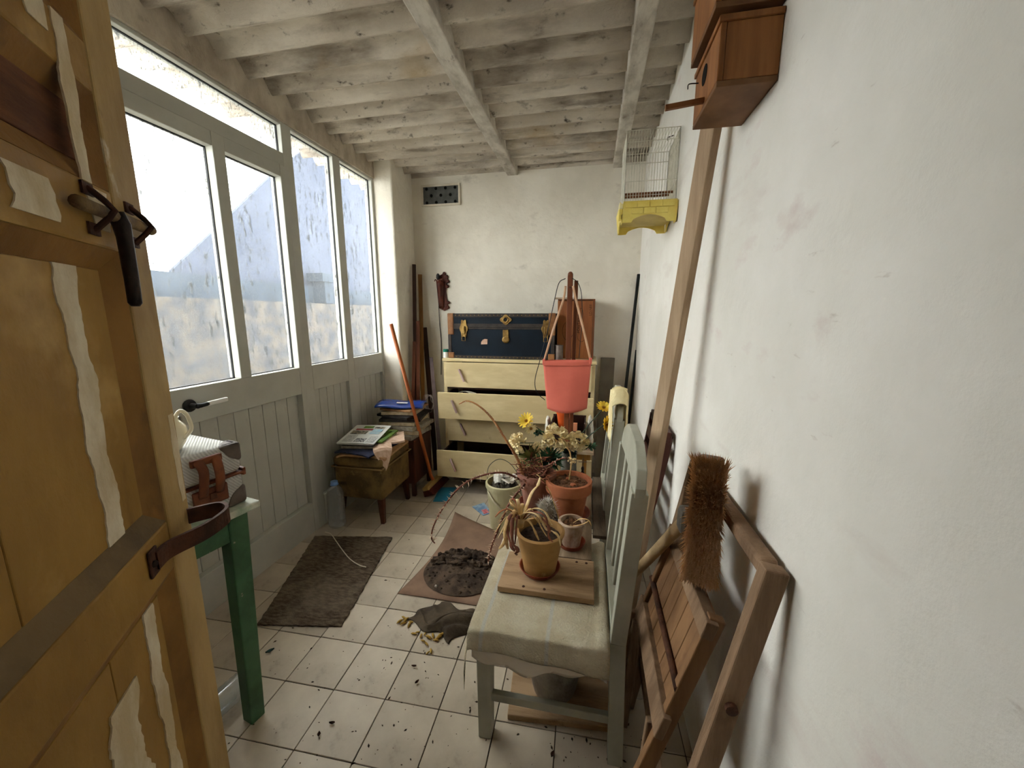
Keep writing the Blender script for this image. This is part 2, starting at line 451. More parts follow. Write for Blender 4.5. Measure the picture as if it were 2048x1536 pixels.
# ------------------------------------------------------------------ shared object materials
M_yellow = mat('worn_ochre_paint', (164, 126, 62), (140, 104, 48), 4.0, stretch=(1, 1, 0.6), rough=0.6, bump=0.12, bscale=25.0,
               spots=(((120, 84, 40), 11.0, (1, 1, 0.45), 0.62, 0.74), ((212, 178, 112), 3.0, (1, 1, 1), 0.58, 0.8), ((70, 48, 28), 40.0, (1, 1, 1), 0.72, 0.77)))
M_yellow_edge = mat('rubbed_cream_paint', (176, 148, 96), (150, 120, 70), 8.0, stretch=(1, 1, .4), rough=0.65, bump=0.15, bscale=30.0,
                    spots=(((96, 70, 42), 16.0, (1, 1, 0.5), 0.64, 0.76), ((226, 216, 192), 10.0, (1, 1, .6), 0.63, 0.72)))
M_filler = mat('white_filler', (226, 214, 188), (198, 178, 140), 14.0, stretch=(1, 1, .5), rough=0.9, bump=0.4, bscale=60.0)
M_brownply = mat('bare_brown_wood', (112, 70, 44), (84, 50, 32), 9.0, stretch=(1, 1, 5), rough=0.8, bump=0.2, bscale=60.0)
M_rust = mat('rusty_iron', (62, 40, 30), (92, 58, 40), 22.0, rough=0.75, metal=0.35, bump=0.3, bscale=80.0)
M_iron = mat('dark_iron', (34, 32, 32), (58, 48, 42), 20.0, rough=0.5, metal=0.7, bump=0.15, bscale=60.0)
M_paintediron = mat('paint_caked_iron', (150, 122, 80), (90, 76, 62), 18.0, rough=0.7, bump=0.5, bscale=50.0)

# ------------------------------------------------------------------ yellow wooden door leaf standing open on the left
DE = Vector((-0.549, 0.836, 0)).normalized()          # hinge -> free edge
DN = Vector((DE.y, -DE.x, 0))                          # towards the room
DW = 0.66
DH = Vector((-0.764, 0.565, 0)) - DE * DW
def dpt(u, z, n): return DH + DE * u + DN * n + Vector((0, 0, z))
def dbox(g, u0, u1, z0, z1, n0, n1):
    return g.add([dpt(u, z, n) for z in (z0, z1) for u, n in ((u0, n0), (u1, n0), (u1, n1), (u0, n1))],
                 [(0, 3, 2, 1), (4, 5, 6, 7), (0, 1, 5, 4), (1, 2, 6, 5), (2, 3, 7, 6), (3, 0, 4, 7)])
d2 = thing('door_2', 'old ochre yellow panelled wooden door standing open, patched with white filler', 'door', DH); d2['kind'] = 'structure'
TH = -0.042
SU = 0.572                                             # inner side of the lock stile
dbox(G(), SU, DW, 0.03, 2.12, TH, 0.0).build('lock_stile', M_yellow_edge, d2, bevel=0.004)
dbox(G(), 0.0, 0.085, 0.03, 2.12, TH, 0.0).build('hinge_stile', M_yellow, d2, bevel=0.004)
for z0, z1 in ((0.03, 0.22), (0.896, 0.985), (1.435, 1.522), (1.655, 1.72), (2.0, 2.12)):
    dbox(G(), 0.085, SU, z0, z1, TH, -0.001).build('rail', M_yellow, d2, bevel=0.004)
# sloped bevel round each sunk panel
def bevels(z0, z1, mm, low=None):
    nb, w = -0.020, 0.030
    a = [(0.085, z0), (SU, z0), (SU, z1), (0.085, z1)]; b = [(0.085 + w, z0 + w), (SU - w, z0 + w), (SU - w, z1 - w), (0.085 + w, z1 - w)]
    for k in range(4):
        k2 = (k + 1) % 4
        g = G(); g.add([dpt(*a[k], -0.003), dpt(*a[k2], -0.003), dpt(*b[k2], nb), dpt(*b[k], nb), dpt(*a[k], -0.03), dpt(*a[k2], -0.03), dpt(*b[k2], -0.03), dpt(*b[k], -0.03)],
                       [(0, 1, 2, 3), (7, 6, 5, 4), (0, 4, 5, 1), (1, 5, 6, 2), (2, 6, 7, 3), (3, 7, 4, 0)])
        g.build('moulding', low if low and k == 0 else mm, d2)
M_bev = mat('brown_moulding_paint', (150, 108, 52), (118, 82, 40), 6.0, stretch=(1, 1, .6), rough=0.7, bump=0.2, bscale=30.0,
            spots=(((84, 62, 40), 9.0, (1, 1, .5), .55, .7),))
M_ledge = mat('grimy_ledge_paint', (120, 98, 66), (96, 78, 54), 9.0, rough=0.75, bump=0.25, bscale=40.0)
bevels(0.985, 1.435, M_bev, M_ledge); bevels(0.22, 0.896, M_bev); bevels(1.522, 1.655, M_bev); bevels(1.72, 2.0, M_bev)
for z0, z1, joints, mm in ((0.985, 1.435, (0.115, 0.29, 0.462, 0.542), M_yellow), (0.22, 0.896, (0.115, 0.26, 0.40, 0.542), M_yellow),
                           (1.522, 1.655, (0.115, 0.542), M_brownply), (1.72, 2.0, (0.115, 0.542), M_yellow)):
    for a, b in zip(joints[:-1], joints[1:]):
        dbox(G(), a + .0006, b - .0006, z0 + .03, z1 - .03, -0.034, -0.018 + random.uniform(-.001, .001)).build('panel_board', mm, d2, bevel=0.0015)
# ragged strips of white filler along the joints
def filler(u, z0, z1, w, n, seed, name='filler_strip', m=M_filler):
    rr = random.Random(seed); k = max(6, int((z1 - z0) / 0.007)); g = G(); L = []; R = []
    for i in range(k + 1):
        z = z0 + (z1 - z0) * i / k
        L.append((u - w * (.46 + .09 * math.sin(z * 31 + seed) + .05 * math.sin(z * 93) + rr.uniform(-.035, .035)), z)); R.append((u + w * (.46 + .09 * math.sin(z * 37 + 2 * seed) + .05 * math.sin(z * 81 + 1) + rr.uniform(-.035, .035)), z))
    for i in range(k):
        q = [L[i], R[i], R[i + 1], L[i + 1]]
        g.add([dpt(a, z, n) for a, z in q] + [dpt(a, z, n - .0025) for a, z in q], [(0, 1, 2, 3), (0, 4, 5, 1), (1, 5, 6, 2), (2, 6, 7, 3), (3, 7, 4, 0)])
    return g.build(name, m, d2)
filler(0.462, 1.015, 1.405, 0.042, -0.0160, 3); filler(0.50, 0.27, 0.868, 0.034, -0.0160, 4)
filler(0.40, 0.25, 0.80, 0.075, -0.0158, 5); filler(0.33, 0.25, 0.55, 0.05, -0.0160, 6)
filler(0.51, 1.52, 1.72, 0.028, 0.0006, 8); filler(0.40, 1.452, 1.50, 0.085, 0.0008, 9); filler(0.53, 1.46, 1.515, 0.05, 0.0008, 10)
filler(0.47, 1.685, 1.95, 0.035, 0.0006, 11); filler(0.642, 0.99, 1.16, 0.022, 0.0006, 12)
# sliding bolt with hanging handle
zb_ = 1.483
bt = G().tube([dpt(0.452, zb_ - .002, .013), dpt(0.5, zb_ - .002, .013), dpt(0.58, zb_ - .001, .013), dpt(0.645, zb_, .013), dpt(.660, zb_, .013)], [.0085, .0085, .0085, .0085, .003], 12).build('bolt', M_paintediron, d2, smooth=True)
for u in (0.505, 0.612):
    g = G(); g.tube([dpt(u, zb_ - .028, .002), dpt(u, zb_ - .012, .018), dpt(u, zb_, .027), dpt(u, zb_ + .012, .018), dpt(u, zb_ + .028, .002)], .0042, 8)
    dbox(g, u - .012, u + .012, zb_ + .018, zb_ + .034, 0, .003); dbox(g, u - .012, u + .012, zb_ - .034, zb_ - .018, 0, .003)
    g.build('staple', M_rust, d2)
g = G().tube([dpt(0.540, zb_ + .004, .013), dpt(.542, zb_ - .012, .017), dpt(.542, zb_ - .03, .018), dpt(.540, zb_ - .09, .019), dpt(.538, zb_ - .125, .019), dpt(.538, zb_ - .130, .019)], [.0105, .011, .0095, .0088, .0085, .005], 12)
g.build('bolt_handle', M_iron, bt, smooth=True)
# curved iron strap pull
g = G(); path = bez([dpt(.505, .948, .004), dpt(.535, .950, .012), dpt(.575, .952, .050), dpt(.625, .954, .070), dpt(.655, .955, .052), dpt(.648, .956, .018), dpt(.640, .957, .003)], 6)
n = len(path)
for i in range(n - 1):
    p, q = path[i], path[i + 1]
    for s0 in (0,):
        a = [p + Vector((0, 0, -.015)), q + Vector((0, 0, -.015)), q + Vector((0, 0, .015)), p + Vector((0, 0, .015))]
        t = (q - p).normalized().cross(Vector((0, 0, 1))) * .003
        g.add([v + t for v in a] + [v - t for v in a], [(0, 1, 2, 3), (7, 6, 5, 4), (0, 4, 5, 1), (1, 5, 6, 2), (2, 6, 7, 3), (3, 7, 4, 0)])
st = g.build('strap_pull', M_rust, d2)
g = G(); dbox(g, .488, .515, .926, .972, 0, .004); g.build('strap_foot', M_rust, st, bevel=.002)
g = G().lathe([(0, .004), (.005, .003), (.006, 0)], (0, 0, 0), 10, Matrix.Rotation(PI / 2, 3, 'Y')).xf(Matrix.Translation(dpt(.497, .948, .004)))
g.build('screw', M_iron, st)

# ------------------------------------------------------------------ green table with suitcase and jug
M_green = mat('green_gloss_paint', (70, 108, 76), (52, 84, 58), 6.0, rough=0.5, bump=0.1, bscale=30.0, spots=(((150, 150, 126), 30.0, (1, 1, 1), .70, .75), ((30, 56, 36), 8.0, (1, 1, .4), .6, .75)))
M_ttop = mat('worn_green_white_tabletop', (196, 198, 182), (138, 160, 132), 7.0, stretch=(1, 2, 1), rough=0.6, bump=0.2, bscale=40.0, spots=(((92, 84, 68), 14.0, (1, 1, 1), .62, .75), ((170, 122, 104), 9.0, (1, 1, 1), .70, .78)))
TA = Vector((0.20, 0.98, 0)).normalized(); TB = Vector((-TA.y, TA.x, 0))
TC = Vector((-0.995, 0.944, 0))                        # far right corner of the top
def tp(a, b, z): return TC - TA * a + TB * b + Vector((0, 0, z))
def tbox(g, a0, a1, b0, b1, z0, z1):
    return g.add([tp(a, b, z) for z in (z0, z1) for a, b in ((a0, b0), (a1, b0), (a1, b1), (a0, b1))],
                 [(0, 3, 2, 1), (4, 5, 6, 7), (0, 1, 5, 4), (1, 2, 6, 5), (2, 3, 7, 6), (3, 0, 4, 7)])
tb = thing('table', 'small green-painted wooden table with a worn pale top behind the door', 'table', (TC.x - .25, TC.y - .35, 0))
TZ = 0.770
tbox(G(), 0, .76, 0, .50, TZ - .022, TZ).build('tabletop', M_ttop, tb, bevel=.004)
for a, b, s1, s2 in ((.055, .05, 1, 1), (.055, .45, 1, -1), (.705, .05, -1, 1), (.705, .45, -1, -1)):
    g = G(); top = tp(a, b, TZ - .022); bot = tp(a - .004 * s1, b + (.018 if b < .2 else -.018), 0.0) if False else tp(a + (.012 if a < .3 else -.012), b + (.014 if b < .2 else -.014), 0)
    g.beam(bot, top, .046, .046, TA, .056, .056); g.build('leg', M_green, tb, bevel=.004)
for a0, a1, b0, b1 in ((.05, .71, .03, .048), (.05, .71, .452, .47), (.035, .053, .05, .45), (.707, .725, .05, .45)):
    tbox(G(), a0, a1, b0, b1, TZ - .105, TZ - .023).build('apron', M_green, tb, bevel=.002)

def weave_mat():
    m = mat('grey_woven_fibre', (206, 206, 200), (184, 184, 178), 10.0, rough=0.75)
    nt = m.node_tree; N, L = nt.nodes, nt.links
    tc = N.new('ShaderNodeTexCoord'); wv = N.new('ShaderNodeTexWave'); wv.bands_direction = 'DIAGONAL'
    wv.inputs['Scale'].default_value = 60.0; wv.inputs['Distortion'].default_value = 0.6
    L.new(tc.outputs['Object'], wv.inputs['Vector'])
    b = N['Principled BSDF']; src = b.inputs['Base Color'].links[0].from_socket
    mx = N.new('ShaderNodeMix'); mx.data_type = 'RGBA'; mx.blend_type = 'MULTIPLY'; mx.inputs[0].default_value = 0.28
    L.new(src, mx.inputs[6]); L.new(wv.outputs['Color'], mx.inputs[7]); L.new(mx.outputs[2], b.inputs['Base Color'])
    bp = N.new('ShaderNodeBump'); bp.inputs['Strength'].default_value = .4; bp.inputs['Distance'].default_value = .004
    L.new(wv.outputs['Fac'], bp.inputs['Height']); L.new(bp.outputs[0], b.inputs['Normal']); return m
M_weave = weave_mat()
M_leather = mat('brown_leather', (122, 66, 36), (92, 48, 26), 14.0, rough=0.55, bump=0.2, bscale=60.0, spots=(((60, 32, 20), 20.0, (1, 1, 1), .6, .75),))
M_dkleather = mat('dark_grey_leather_corner', (74, 64, 56), (96, 84, 76), 12.0, rough=0.6, bump=0.2, bscale=60.0)
SZ0, SZM, SZ1 = TZ + .001, TZ + .098, TZ + .192
sc_ = thing('suitcase', 'grey woven suitcase with brown leather trim lying on the green table', 'suitcase', (TC.x - .2, TC.y - .3, SZ0))
a0, a1, b0, b1 = .018, .60, .030, .40
tbox(G(), a0, a1, b0, b1, SZM + .002, SZ1).build('lid', M_weave, sc_, bevel=.022, seg=4)
tbox(G(), a0 + .002, a1 - .002, b0 + .002, b1 - .002, SZ0, SZM - .002).build('body', M_weave, sc_, bevel=.016, seg=4)
tbox(G(), a0 - .002, a1 + .002, b0 - .003, b1 + .003, SZM - .004, SZM + .004).build('rim', M_leather, sc_, bevel=.003)
# leather corner caps: shells a hair proud of the case
for za, zb2, mm in ((SZ1 - .058, SZ1 + .0012, M_dkleather), (SZ0 + .0, SZ0 + .055, M_dkleather)):
    for aa, bb in ((a0, b0), (a0, b1), (a1, b0), (a1, b1)):
        g = G(); sa_ = 1 if aa == a0 else -1; sb_ = 1 if bb == b0 else -1
        steps = 7
        pts = []
        for k in range(steps + 1):
            q = PI / 2 * k / steps
            pts.append((aa - sa_ * .0015 + sa_ * .06 * (1 - math.cos(q)) * 0, 0))
        r = .058
        top = zb2 if mm and zb2 > SZM else zb2
        zz = top if zb2 > SZM else za
        dirz = -1 if zb2 > SZM else 1
        poly = [(0, 0)] + [(r * math.cos(PI / 2 * k / 6), r * math.sin(PI / 2 * k / 6)) for k in range(7)]
        def face(f): g.prism(poly, f, 0, 1)
        face(lambda u, v, d: tp(aa + sa_ * u, bb - sb_ * .0016 + sb_ * .03 * d * 0.9, zz + dirz * v))
        face(lambda u, v, d: tp(aa - sa_ * .0016 + sa_ * .03 * d * 0.9, bb + sb_ * u, zz + dirz * v))
        face(lambda u, v, d: tp(aa + sa_ * u, bb + sb_ * v, zz + dirz * .02 * d))
        g.build('corner_cap', mm, sc_, bevel=.010, seg=3)
# handle strap with lock plate on the front
hs = G(); ca_ = .118
tbox(hs, ca_ - .045, ca_ + .045, b0 - .010, b0 - .0005, SZM - .062, SZM - .010); hp = hs.build('handle_plate', M_leather, sc_, bevel=.004)
for da in (-.021, .021):
    G().tube(bez([tp(ca_ + da, b0 - .008, SZM - .03), tp(ca_ + da * 1.0, b0 - .022, SZM + .01), tp(ca_ + da * .9, b0 - .024, SZM + .05), tp(ca_ + da * 1.1, b0 - .006, SZM + .078)], 5), [.013] * 16, 8, flat=.45, up=TB).build('handle_strap', M_leather, hp, smooth=True)
tbox(G(), ca_ - .040, ca_ + .040, b0 - .012, b0 - .0005, SZM + .060, SZM + .082).build('handle_plate', M_leather, sc_, bevel=.004)
tbox(G(), ca_ - .012, ca_ + .006, b0 - .014, b0 - .009, SZM - .045, SZM - .025).build('lock', M_rust, hp, bevel=.002)
tbox(G(), a0 - .006, a0 + .004, b0 + .0, b0 + .03, SZM - .012, SZM + .012).build('end_strap', M_leather, sc_, bevel=.003)

# floral jug on the suitcase
M_china = mat('cream_china', (240, 232, 206), (232, 222, 190), 5.0, rough=0.18, spec=0.5,
              spots=(((196, 96, 40), 26.0, (1, 1, 1), .66, .70), ((98, 120, 60), 30.0, (1, 1, 1.2), .68, .71), ((226, 180, 70), 22.0, (1, 1, 1), .68, .72)))
jb = Vector(pz(341, 902, SZ1))
jg = thing('jug', 'cream china jug with orange flowers on the grey suitcase', 'jug', jb)
G().lathe([(a * .74, b * .80) for a, b in [(0, 0), (.032, 0), (.036, .006), (.052, .03), (.060, .06), (.056, .085), (.040, .105), (.036, .112), (.040, .120), (.036, .120), (.032, .110), (0, .108)]], jb, 28).build('body', M_china, jg, smooth=True)
G().tube(bez([jb + Vector(q) * .74 for q in ((.052, .018, .05), (.076, .03, .085), (.066, .028, .138), (.050, .018, .155), (.030, .008, .128))], 6), .0052, 10).build('handle', M_china, jg, smooth=True)
G().lathe([(a * .74, b * .8) for a, b in [(0, .128), (.012, .126), (.014, .118), (.036, .112), (.036, .108), (0, .108)][::-1]], jb, 24).build('lid', M_china, jg, smooth=True)

# ------------------------------------------------------------------ plastic bottles
def pet_mat():
    m = bpy.data.materials.new('clear_plastic_bottle'); m.use_nodes = True
    nt = m.node_tree; N, L = nt.nodes, nt.links; N.remove(N['Principled BSDF']); out = N['Material Output']
    tr = N.new('ShaderNodeBsdfTransparent'); tr.inputs[0].default_value = (0.90, 0.93, 0.95, 1)
    gl = N.new('ShaderNodeBsdfGlossy'); gl.inputs[1].default_value = 0.08
    df = N.new('ShaderNodeBsdfDiffuse'); df.inputs[0].default_value = (.8, .85, .9, 1)
    lw = N.new('ShaderNodeLayerWeight'); lw.inputs[0].default_value = 0.35
    m0 = N.new('ShaderNodeMixShader'); m0.inputs[0].default_value = .15; L.new(tr.outputs[0], m0.inputs[1]); L.new(df.outputs[0], m0.inputs[2])
    m1 = N.new('ShaderNodeMixShader'); L.new(lw.outputs['Facing'], m1.inputs[0]); L.new(m0.outputs[0], m1.inputs[1]); L.new(gl.outputs[0], m1.inputs[2])
    L.new(m1.outputs[0], out.inputs[0]); return m
M_pet = pet_mat()
M_cap = mat('blue_cap', (120, 158, 214), rough=0.4)
def bottle(label, base, m=None, hgt=.30, r=.042):
    t = thing('plastic_bottle', label, 'bottle', base, None)
    prof = [(0, .004), (r * .8, 0), (r, .012)]
    k = 9
    for i in range(k): z = .03 + i * .018; prof += [(r, z), (r * .955, z + .009)]
    prof += [(r, .20), (r * .98, .225), (r * .72, .262), (r * .36, .283), (r * .33, hgt - .012), (0, hgt - .012)]
    mm = m or Matrix.Identity(3)
    G().lathe(prof, base, 22, mm).build('bottle_body', M_pet, t, smooth=True)
    G().lathe([(0, hgt - .013), (r * .40, hgt - .013), (r * .40, hgt + .004), (0, hgt + .005)], base, 18, mm).build('cap', M_cap, t)
    G().lathe([(0, hgt - .019), (r * .46, hgt - .019), (r * .46, hgt - .014), (0, hgt - .014)], base, 18, mm).build('collar', M_cap, t)
    return t
wb = pz(680, 1047, 0)
bottle('clear plastic water bottle standing on the floor before the upholstered stool', (wb.x, wb.y - .022, 0), r=.053)
lb = pz(432, 1325, 0.045)
mr = Matrix.Rotation(math.radians(205), 3, 'Z') @ Matrix.Rotation(PI / 2, 3, 'X')
bottle('empty clear plastic bottle lying on the tiles under the green table', Vector((-1.17, 1.00, .043)), Matrix.Rotation(math.radians(-10), 3, 'Z') @ Matrix.Rotation(PI / 2, 3, 'X'))

# ------------------------------------------------------------------ doormat, string, card, soil, rag
M_mat = mat('brown_cord_mat', (128, 112, 94), (84, 70, 57), 30.0, stretch=(1, 3, 1), rough=1.0, bump=0.9, bscale=120.0, bstretch=(1, 1, 1), ramp=(.38, .6),
            spots=(((150, 136, 116), 3.0, (1, 1, 1), .5, .75), ((62, 50, 42), 5.0, (1, 1, 1), .6, .72)))
c = [pz(*p, 0.004) for p in ((515, 1250), (683, 1253), (785, 1075), (630, 1073))]
rr = random.Random(4)
def matf(u, v):
    a = c[0].lerp(c[1], u); b = c[3].lerp(c[2], u); p = a.lerp(b, v)
    ed = 0.003 if u in (0, 1) or v in (0, 1) else 0.0
    return (p.x + rr.uniform(-ed, ed), p.y + rr.uniform(-ed, ed), 0.0085 + rr.uniform(-.0012, .0012))
tag(G().sheet(matf, 26, 44, 0.0065).build('doormat', M_mat), 'worn brown cord doormat on the floor before the glazed door', 'doormat')
M_string = mat('white_string', (222, 214, 196), rough=0.9)
pts = bez([pz(x, y, .0135) for x, y in ((650, 1064), (662, 1068), (672, 1082), (685, 1100), (700, 1118), (718, 1130), (732, 1134))], 6)
tag(G().tube(pts, .0028, 6).build('string', M_string, smooth=True), 'piece of white string lying across the brown doormat', 'string')
M_card = mat('brown_hardboard', (140, 112, 92), (122, 96, 78), 5.0, rough=0.85, bump=0.08, bscale=50.0, spots=(((92, 74, 60), 9.0, (1, 1, 1), .62, .78),))
cc = [pz(795, 1188, 0), pz(960, 1214, 0), Vector((-.42, 2.10, 0)), pz(910, 1027, 0)]
def cardf(u, v):
    a = cc[0].lerp(cc[1], u); b = cc[3].lerp(cc[2], u); p = a.lerp(b, v)
    return (p.x + .05 * math.sin(v * PI) * (1 - u), p.y, .005 + .004 * (1 - v) ** 3 * (1 - abs(2 * u - 1)) + .008 * (1 - u) ** 6 * v)
tag(G().sheet(cardf, 16, 16, .003).build('hardboard_sheet', M_card, smooth=True), 'brown sheet of hardboard on the floor under the heap of soil', 'board')
M_soil = mat('dry_dark_soil', (92, 76, 62), (58, 46, 37), 16.0, rough=1.0, bump=0.6, bscale=60.0)
sc0 = (pz(843, 1150, 0.01) + pz(1000, 1150, 0.01)) / 2
def soilf(u, v):
    r, q = math.sqrt(u) if u > 0 else 0.0, v * 2 * PI
    r = u
    x = sc0.x + .205 * r * math.cos(q); y = sc0.y + .03 + .185 * r * math.sin(q)
    b = (.5 + .5 * math.sin(q)) 
    zz = .012 + max(0, (1 - r ** 1.6)) * (.018 + .030 * b) + .006 * math.sin(37 * x) * math.cos(41 * y) * (1 - r)
    return (x, y, zz)
hp_ = thing('soil_heap', 'heap of dry dark soil and clods on the brown hardboard', 'soil', (sc0.x, sc0.y, .01)); hp_['kind'] = 'stuff'
G().sheet(soilf, 14, 40, 0.0).build('soil', M_soil, hp_, smooth=True)
g = G(); rr = random.Random(9)
for i in range(420):
    q = rr.uniform(0, 2 * PI); r = math.sqrt(rr.random())
    if math.sin(q) < -0.2 and rr.random() < .75: continue
    x = sc0.x + .19 * r * math.cos(q); y = sc0.y + .03 + .175 * r * math.sin(q)
    s = rr.uniform(.005, .018) * (1.25 if math.sin(q) > 0 else .5)
    zz = .012 + (1 - r ** 1.6) * (.018 + .030 * (.5 + .5 * math.sin(q)))
    g.blob((x, y, zz + s * .3), (s, s * rr.uniform(.35, .8), s * rr.uniform(.4, 1.3)), i, .42, 1 if s > .008 else 1)
ob = g.build('clods', M_soil, hp_); ob['kind'] = 'stuff'
wp = pz(872, 1176, .02)
tag(G().blob((wp.x, wp.y, .03), (.007, .007, .006), 5, .15, 2).build('pebble', mat('pale_pebble', (190, 180, 170)), smooth=True), 'small pale round pebble on the edge of the soil heap', 'pebble')
M_rag = mat('dirty_brown_cloth', (92, 80, 64), (66, 56, 45), 8.0, rough=0.95, bump=0.35, bscale=90.0)
ra = [pz(805, 1240, 0), pz(898, 1283, 0), pz(990, 1235, 0), pz(880, 1205, 0)]
def ragf(u, v):
    a = ra[0].lerp(ra[1], u); b = ra[3].lerp(ra[2], u); p = a.lerp(b, v)
    e = min(1, 8 * min(u, 1 - u, v, 1 - v))
    f = abs(math.sin(v * 8 + u * 4 + .8 * math.sin(u * 6))) ** .6
    g2 = abs(math.sin(u * 13 - v * 5)) ** .7
    bunch = math.exp(-((u - .78) ** 2 * 10 + (v - .45) ** 2 * 8))
    return (p.x + .016 * math.sin(v * 9 + u * 3), p.y + .014 * math.sin(u * 11), .005 + e * (.016 * (1 - f) * (1 - bunch) + bunch * (.022 + .030 * g2)))
tag(G().sheet(ragf, 60, 44, .003).build('rag', M_rag, smooth=True), 'crumpled dirty brown cloth on the tiles below the towelled chair', 'cloth')
M_pod = mat('yellow_pod', (186, 152, 70), (140, 108, 48), 20.0, rough=0.8)
podsrc = None; rr = random.Random(21)
for i, (x, y) in enumerate([(800, 1243), (806, 1247), (812, 1240), (818, 1250), (822, 1244), (828, 1268), (835, 1265), (842, 1272), (850, 1268), (858, 1275), (866, 1272), (872, 1281), (846, 1282), (853, 1288), (877, 1276), (883, 1270), (808, 1236), (862, 1302), (856, 1306)]):
    p = pz(x, y, 0.004)
    if podsrc is None:
        podsrc = G().tube([(-.013, 0, 0), (-.006, 0, .002), (.004, 0, .002), (.013, 0, 0)], [.0012, .0042, .0042, .001], 6).build('seed_pod', M_pod, loc=(0, 0, 0), smooth=True); ob = podsrc
    else: ob = podsrc.copy(); COL.objects.link(ob)
    ob.location = p; ob.rotation_euler = (0, 0, rr.uniform(0, 6)); s = rr.uniform(.8, 1.5); ob.scale = (s, s, s)
    tag(ob, 'small yellow dried pod scattered on the tiles by the brown cloth', 'seed pod', 'yellow pods beside the brown cloth')
# crumbs of dirt all over the tiles: nobody could count them
M_crumb = mat('dirt_crumbs', (84, 68, 52), (52, 42, 33), 60.0, rough=1.0)
g = G(); rr = random.Random(33)
for i in range(620):
    x, y = rr.uniform(-1.25, .33), rr.uniform(.45, 2.2)
    if rr.random() < .35: x, y = rr.gauss(-.45, .3), rr.gauss(.95, .3)
    if rr.random() < .25: x, y = rr.gauss(.1, .15), rr.gauss(.95, .2)
    if not (-1.6 < x < .34) : continue
    s = rr.choice((.0008, .001, .0012, .0016, .0022, .0034)); a = rr.uniform(0, 6.28)
    dx, dy = math.cos(a) * s * rr.uniform(1, 3), math.sin(a) * s * rr.uniform(1, 3); ex, ey = -math.sin(a) * s, math.cos(a) * s
    g.add([(x - dx, y - dy, .0006), (x + ex, y + ey, .0006), (x + dx, y + dy, .0008), (x - ex, y - ey, .0006), (x, y, .001 + s)], [(0, 1, 4), (1, 2, 4), (2, 3, 4), (3, 0, 4)])
ob = tag(g.build('floor_debris', M_crumb), 'crumbs of dirt and dry leaf bits strewn over the tiles', 'debris', kind='stuff')
# a few larger dry leaves and stains that can be picked out
def leaf(x, y, L, W, rot, mm, label, z=0.003, curl=.005):
    p = pz(x, y, z); g = G()
    def f(u, v):
        a = (u - .5) * L; w = W * math.sin(PI * min(max(u, .03), .97)) * (v - .5)
        return (p.x + a * math.cos(rot) - w * math.sin(rot), p.y + a * math.sin(rot) + w * math.cos(rot), z + curl * (abs(v - .5) * 2) ** 2 + curl * .6 * (u - .5) ** 2 * 4)
    return tag(g.sheet(f, 8, 4, .0008).build('dry_leaf', mm, smooth=True), label, 'leaf', 'dry leaves on the tiles')
M_dleaf = mat('dark_green_leaf', (34, 70, 66), (24, 44, 40), 20.0, rough=.7); M_bleaf = mat('brown_leaf', (86, 56, 40), (60, 40, 30), 20.0, rough=.8)
leaf(540, 1303, 0.0310, 0.0161, .9, M_dleaf, 'dark green curled leaf on the tiles near the green table leg')
leaf(664, 1447, 0.0186, 0.0087, .3, M_bleaf, 'dark red-brown leaf scrap on the near tiles')
leaf(638, 1470, 0.0149, 0.0112, 2.0, M_bleaf, 'brown leaf scrap on the near tiles beside a dark round seed')
leaf(834, 1365, 0.0161, 0.0099, 1.0, M_bleaf, 'dark leaf scrap on the tile left of the near chair leg')
leaf(828, 1333, 0.0186, 0.0074, .2, M_bleaf, 'thin brown leaf scrap on the tile left of the towelled chair')
leaf(1105, 1510, 0.0186, 0.0124, 1.2, M_bleaf, 'curled brown leaf on the floor beneath the near chair')
# ------------------------------------------------------------------ upholstered stool with papers
M_uph = mat('faded_patterned_upholstery', (122, 98, 58), (84, 66, 38), 7.0, rough=0.95, bump=0.25, bscale=120.0, ramp=(.42, .58),
            spots=(((60, 46, 28), 5.0, (1, 1, 1.4), .60, .66), ((140, 118, 76), 12.0, (1, 1, 1), .62, .7)))
M_dkwood = mat('dark_brown_wood', (84, 44, 26), (58, 30, 18), 8.0, stretch=(3, 3, .5), rough=0.5, bump=0.1, bscale=50.0)
M_piping = mat('pale_piping', (132, 106, 68), rough=.9)
ux0, ux1, uy0, uy1 = -1.600, -1.262, 2.085, 2.47
st_ = thing('upholstered_stool', 'brown patterned upholstered stool with short dark legs under the newspapers', 'stool', ((ux0 + ux1) / 2, (uy0 + uy1) / 2, 0))
G().box(ux0, ux1, uy0, uy1, .165, .375).build('body', M_uph, st_, bevel=.02, seg=3)
def cush(u, v):
    x = ux0 - .008 + (ux1 - ux0 + .016) * u; y = uy0 - .008 + (uy1 - uy0 + .016) * v
    e = min(1.0, 7 * min(u, 1 - u)) ** .5 * min(1.0, 7 * min(v, 1 - v)) ** .5
    return (x, y, .385 + .062 * e)
cu = G().sheet(cush, 24, 24, 0); 
for k in range(len(cu.v)): pass
cu2 = G().sheet(lambda u, v: Vector(cush(u, v)) if True else None, 24, 24, (0, 0, 0))
base_z = .372
g = G().box(ux0 - .006, ux1 + .006, uy0 - .006, uy1 + .006, .376, .448)
cq = g.build('cushion', M_uph, st_, bevel=.028, seg=5)
pp = [(ux0 - .008, uy0 - .008, .378), (ux1 + .008, uy0 - .008, .378), (ux1 + .008, uy1 + .008, .378), (ux0 - .008, uy1 + .008, .378), (ux0 - .008, uy0 - .008, .378)]
G().tube([Vector(p) for p in pp], .0055, 8).build('piping', M_piping, cq)
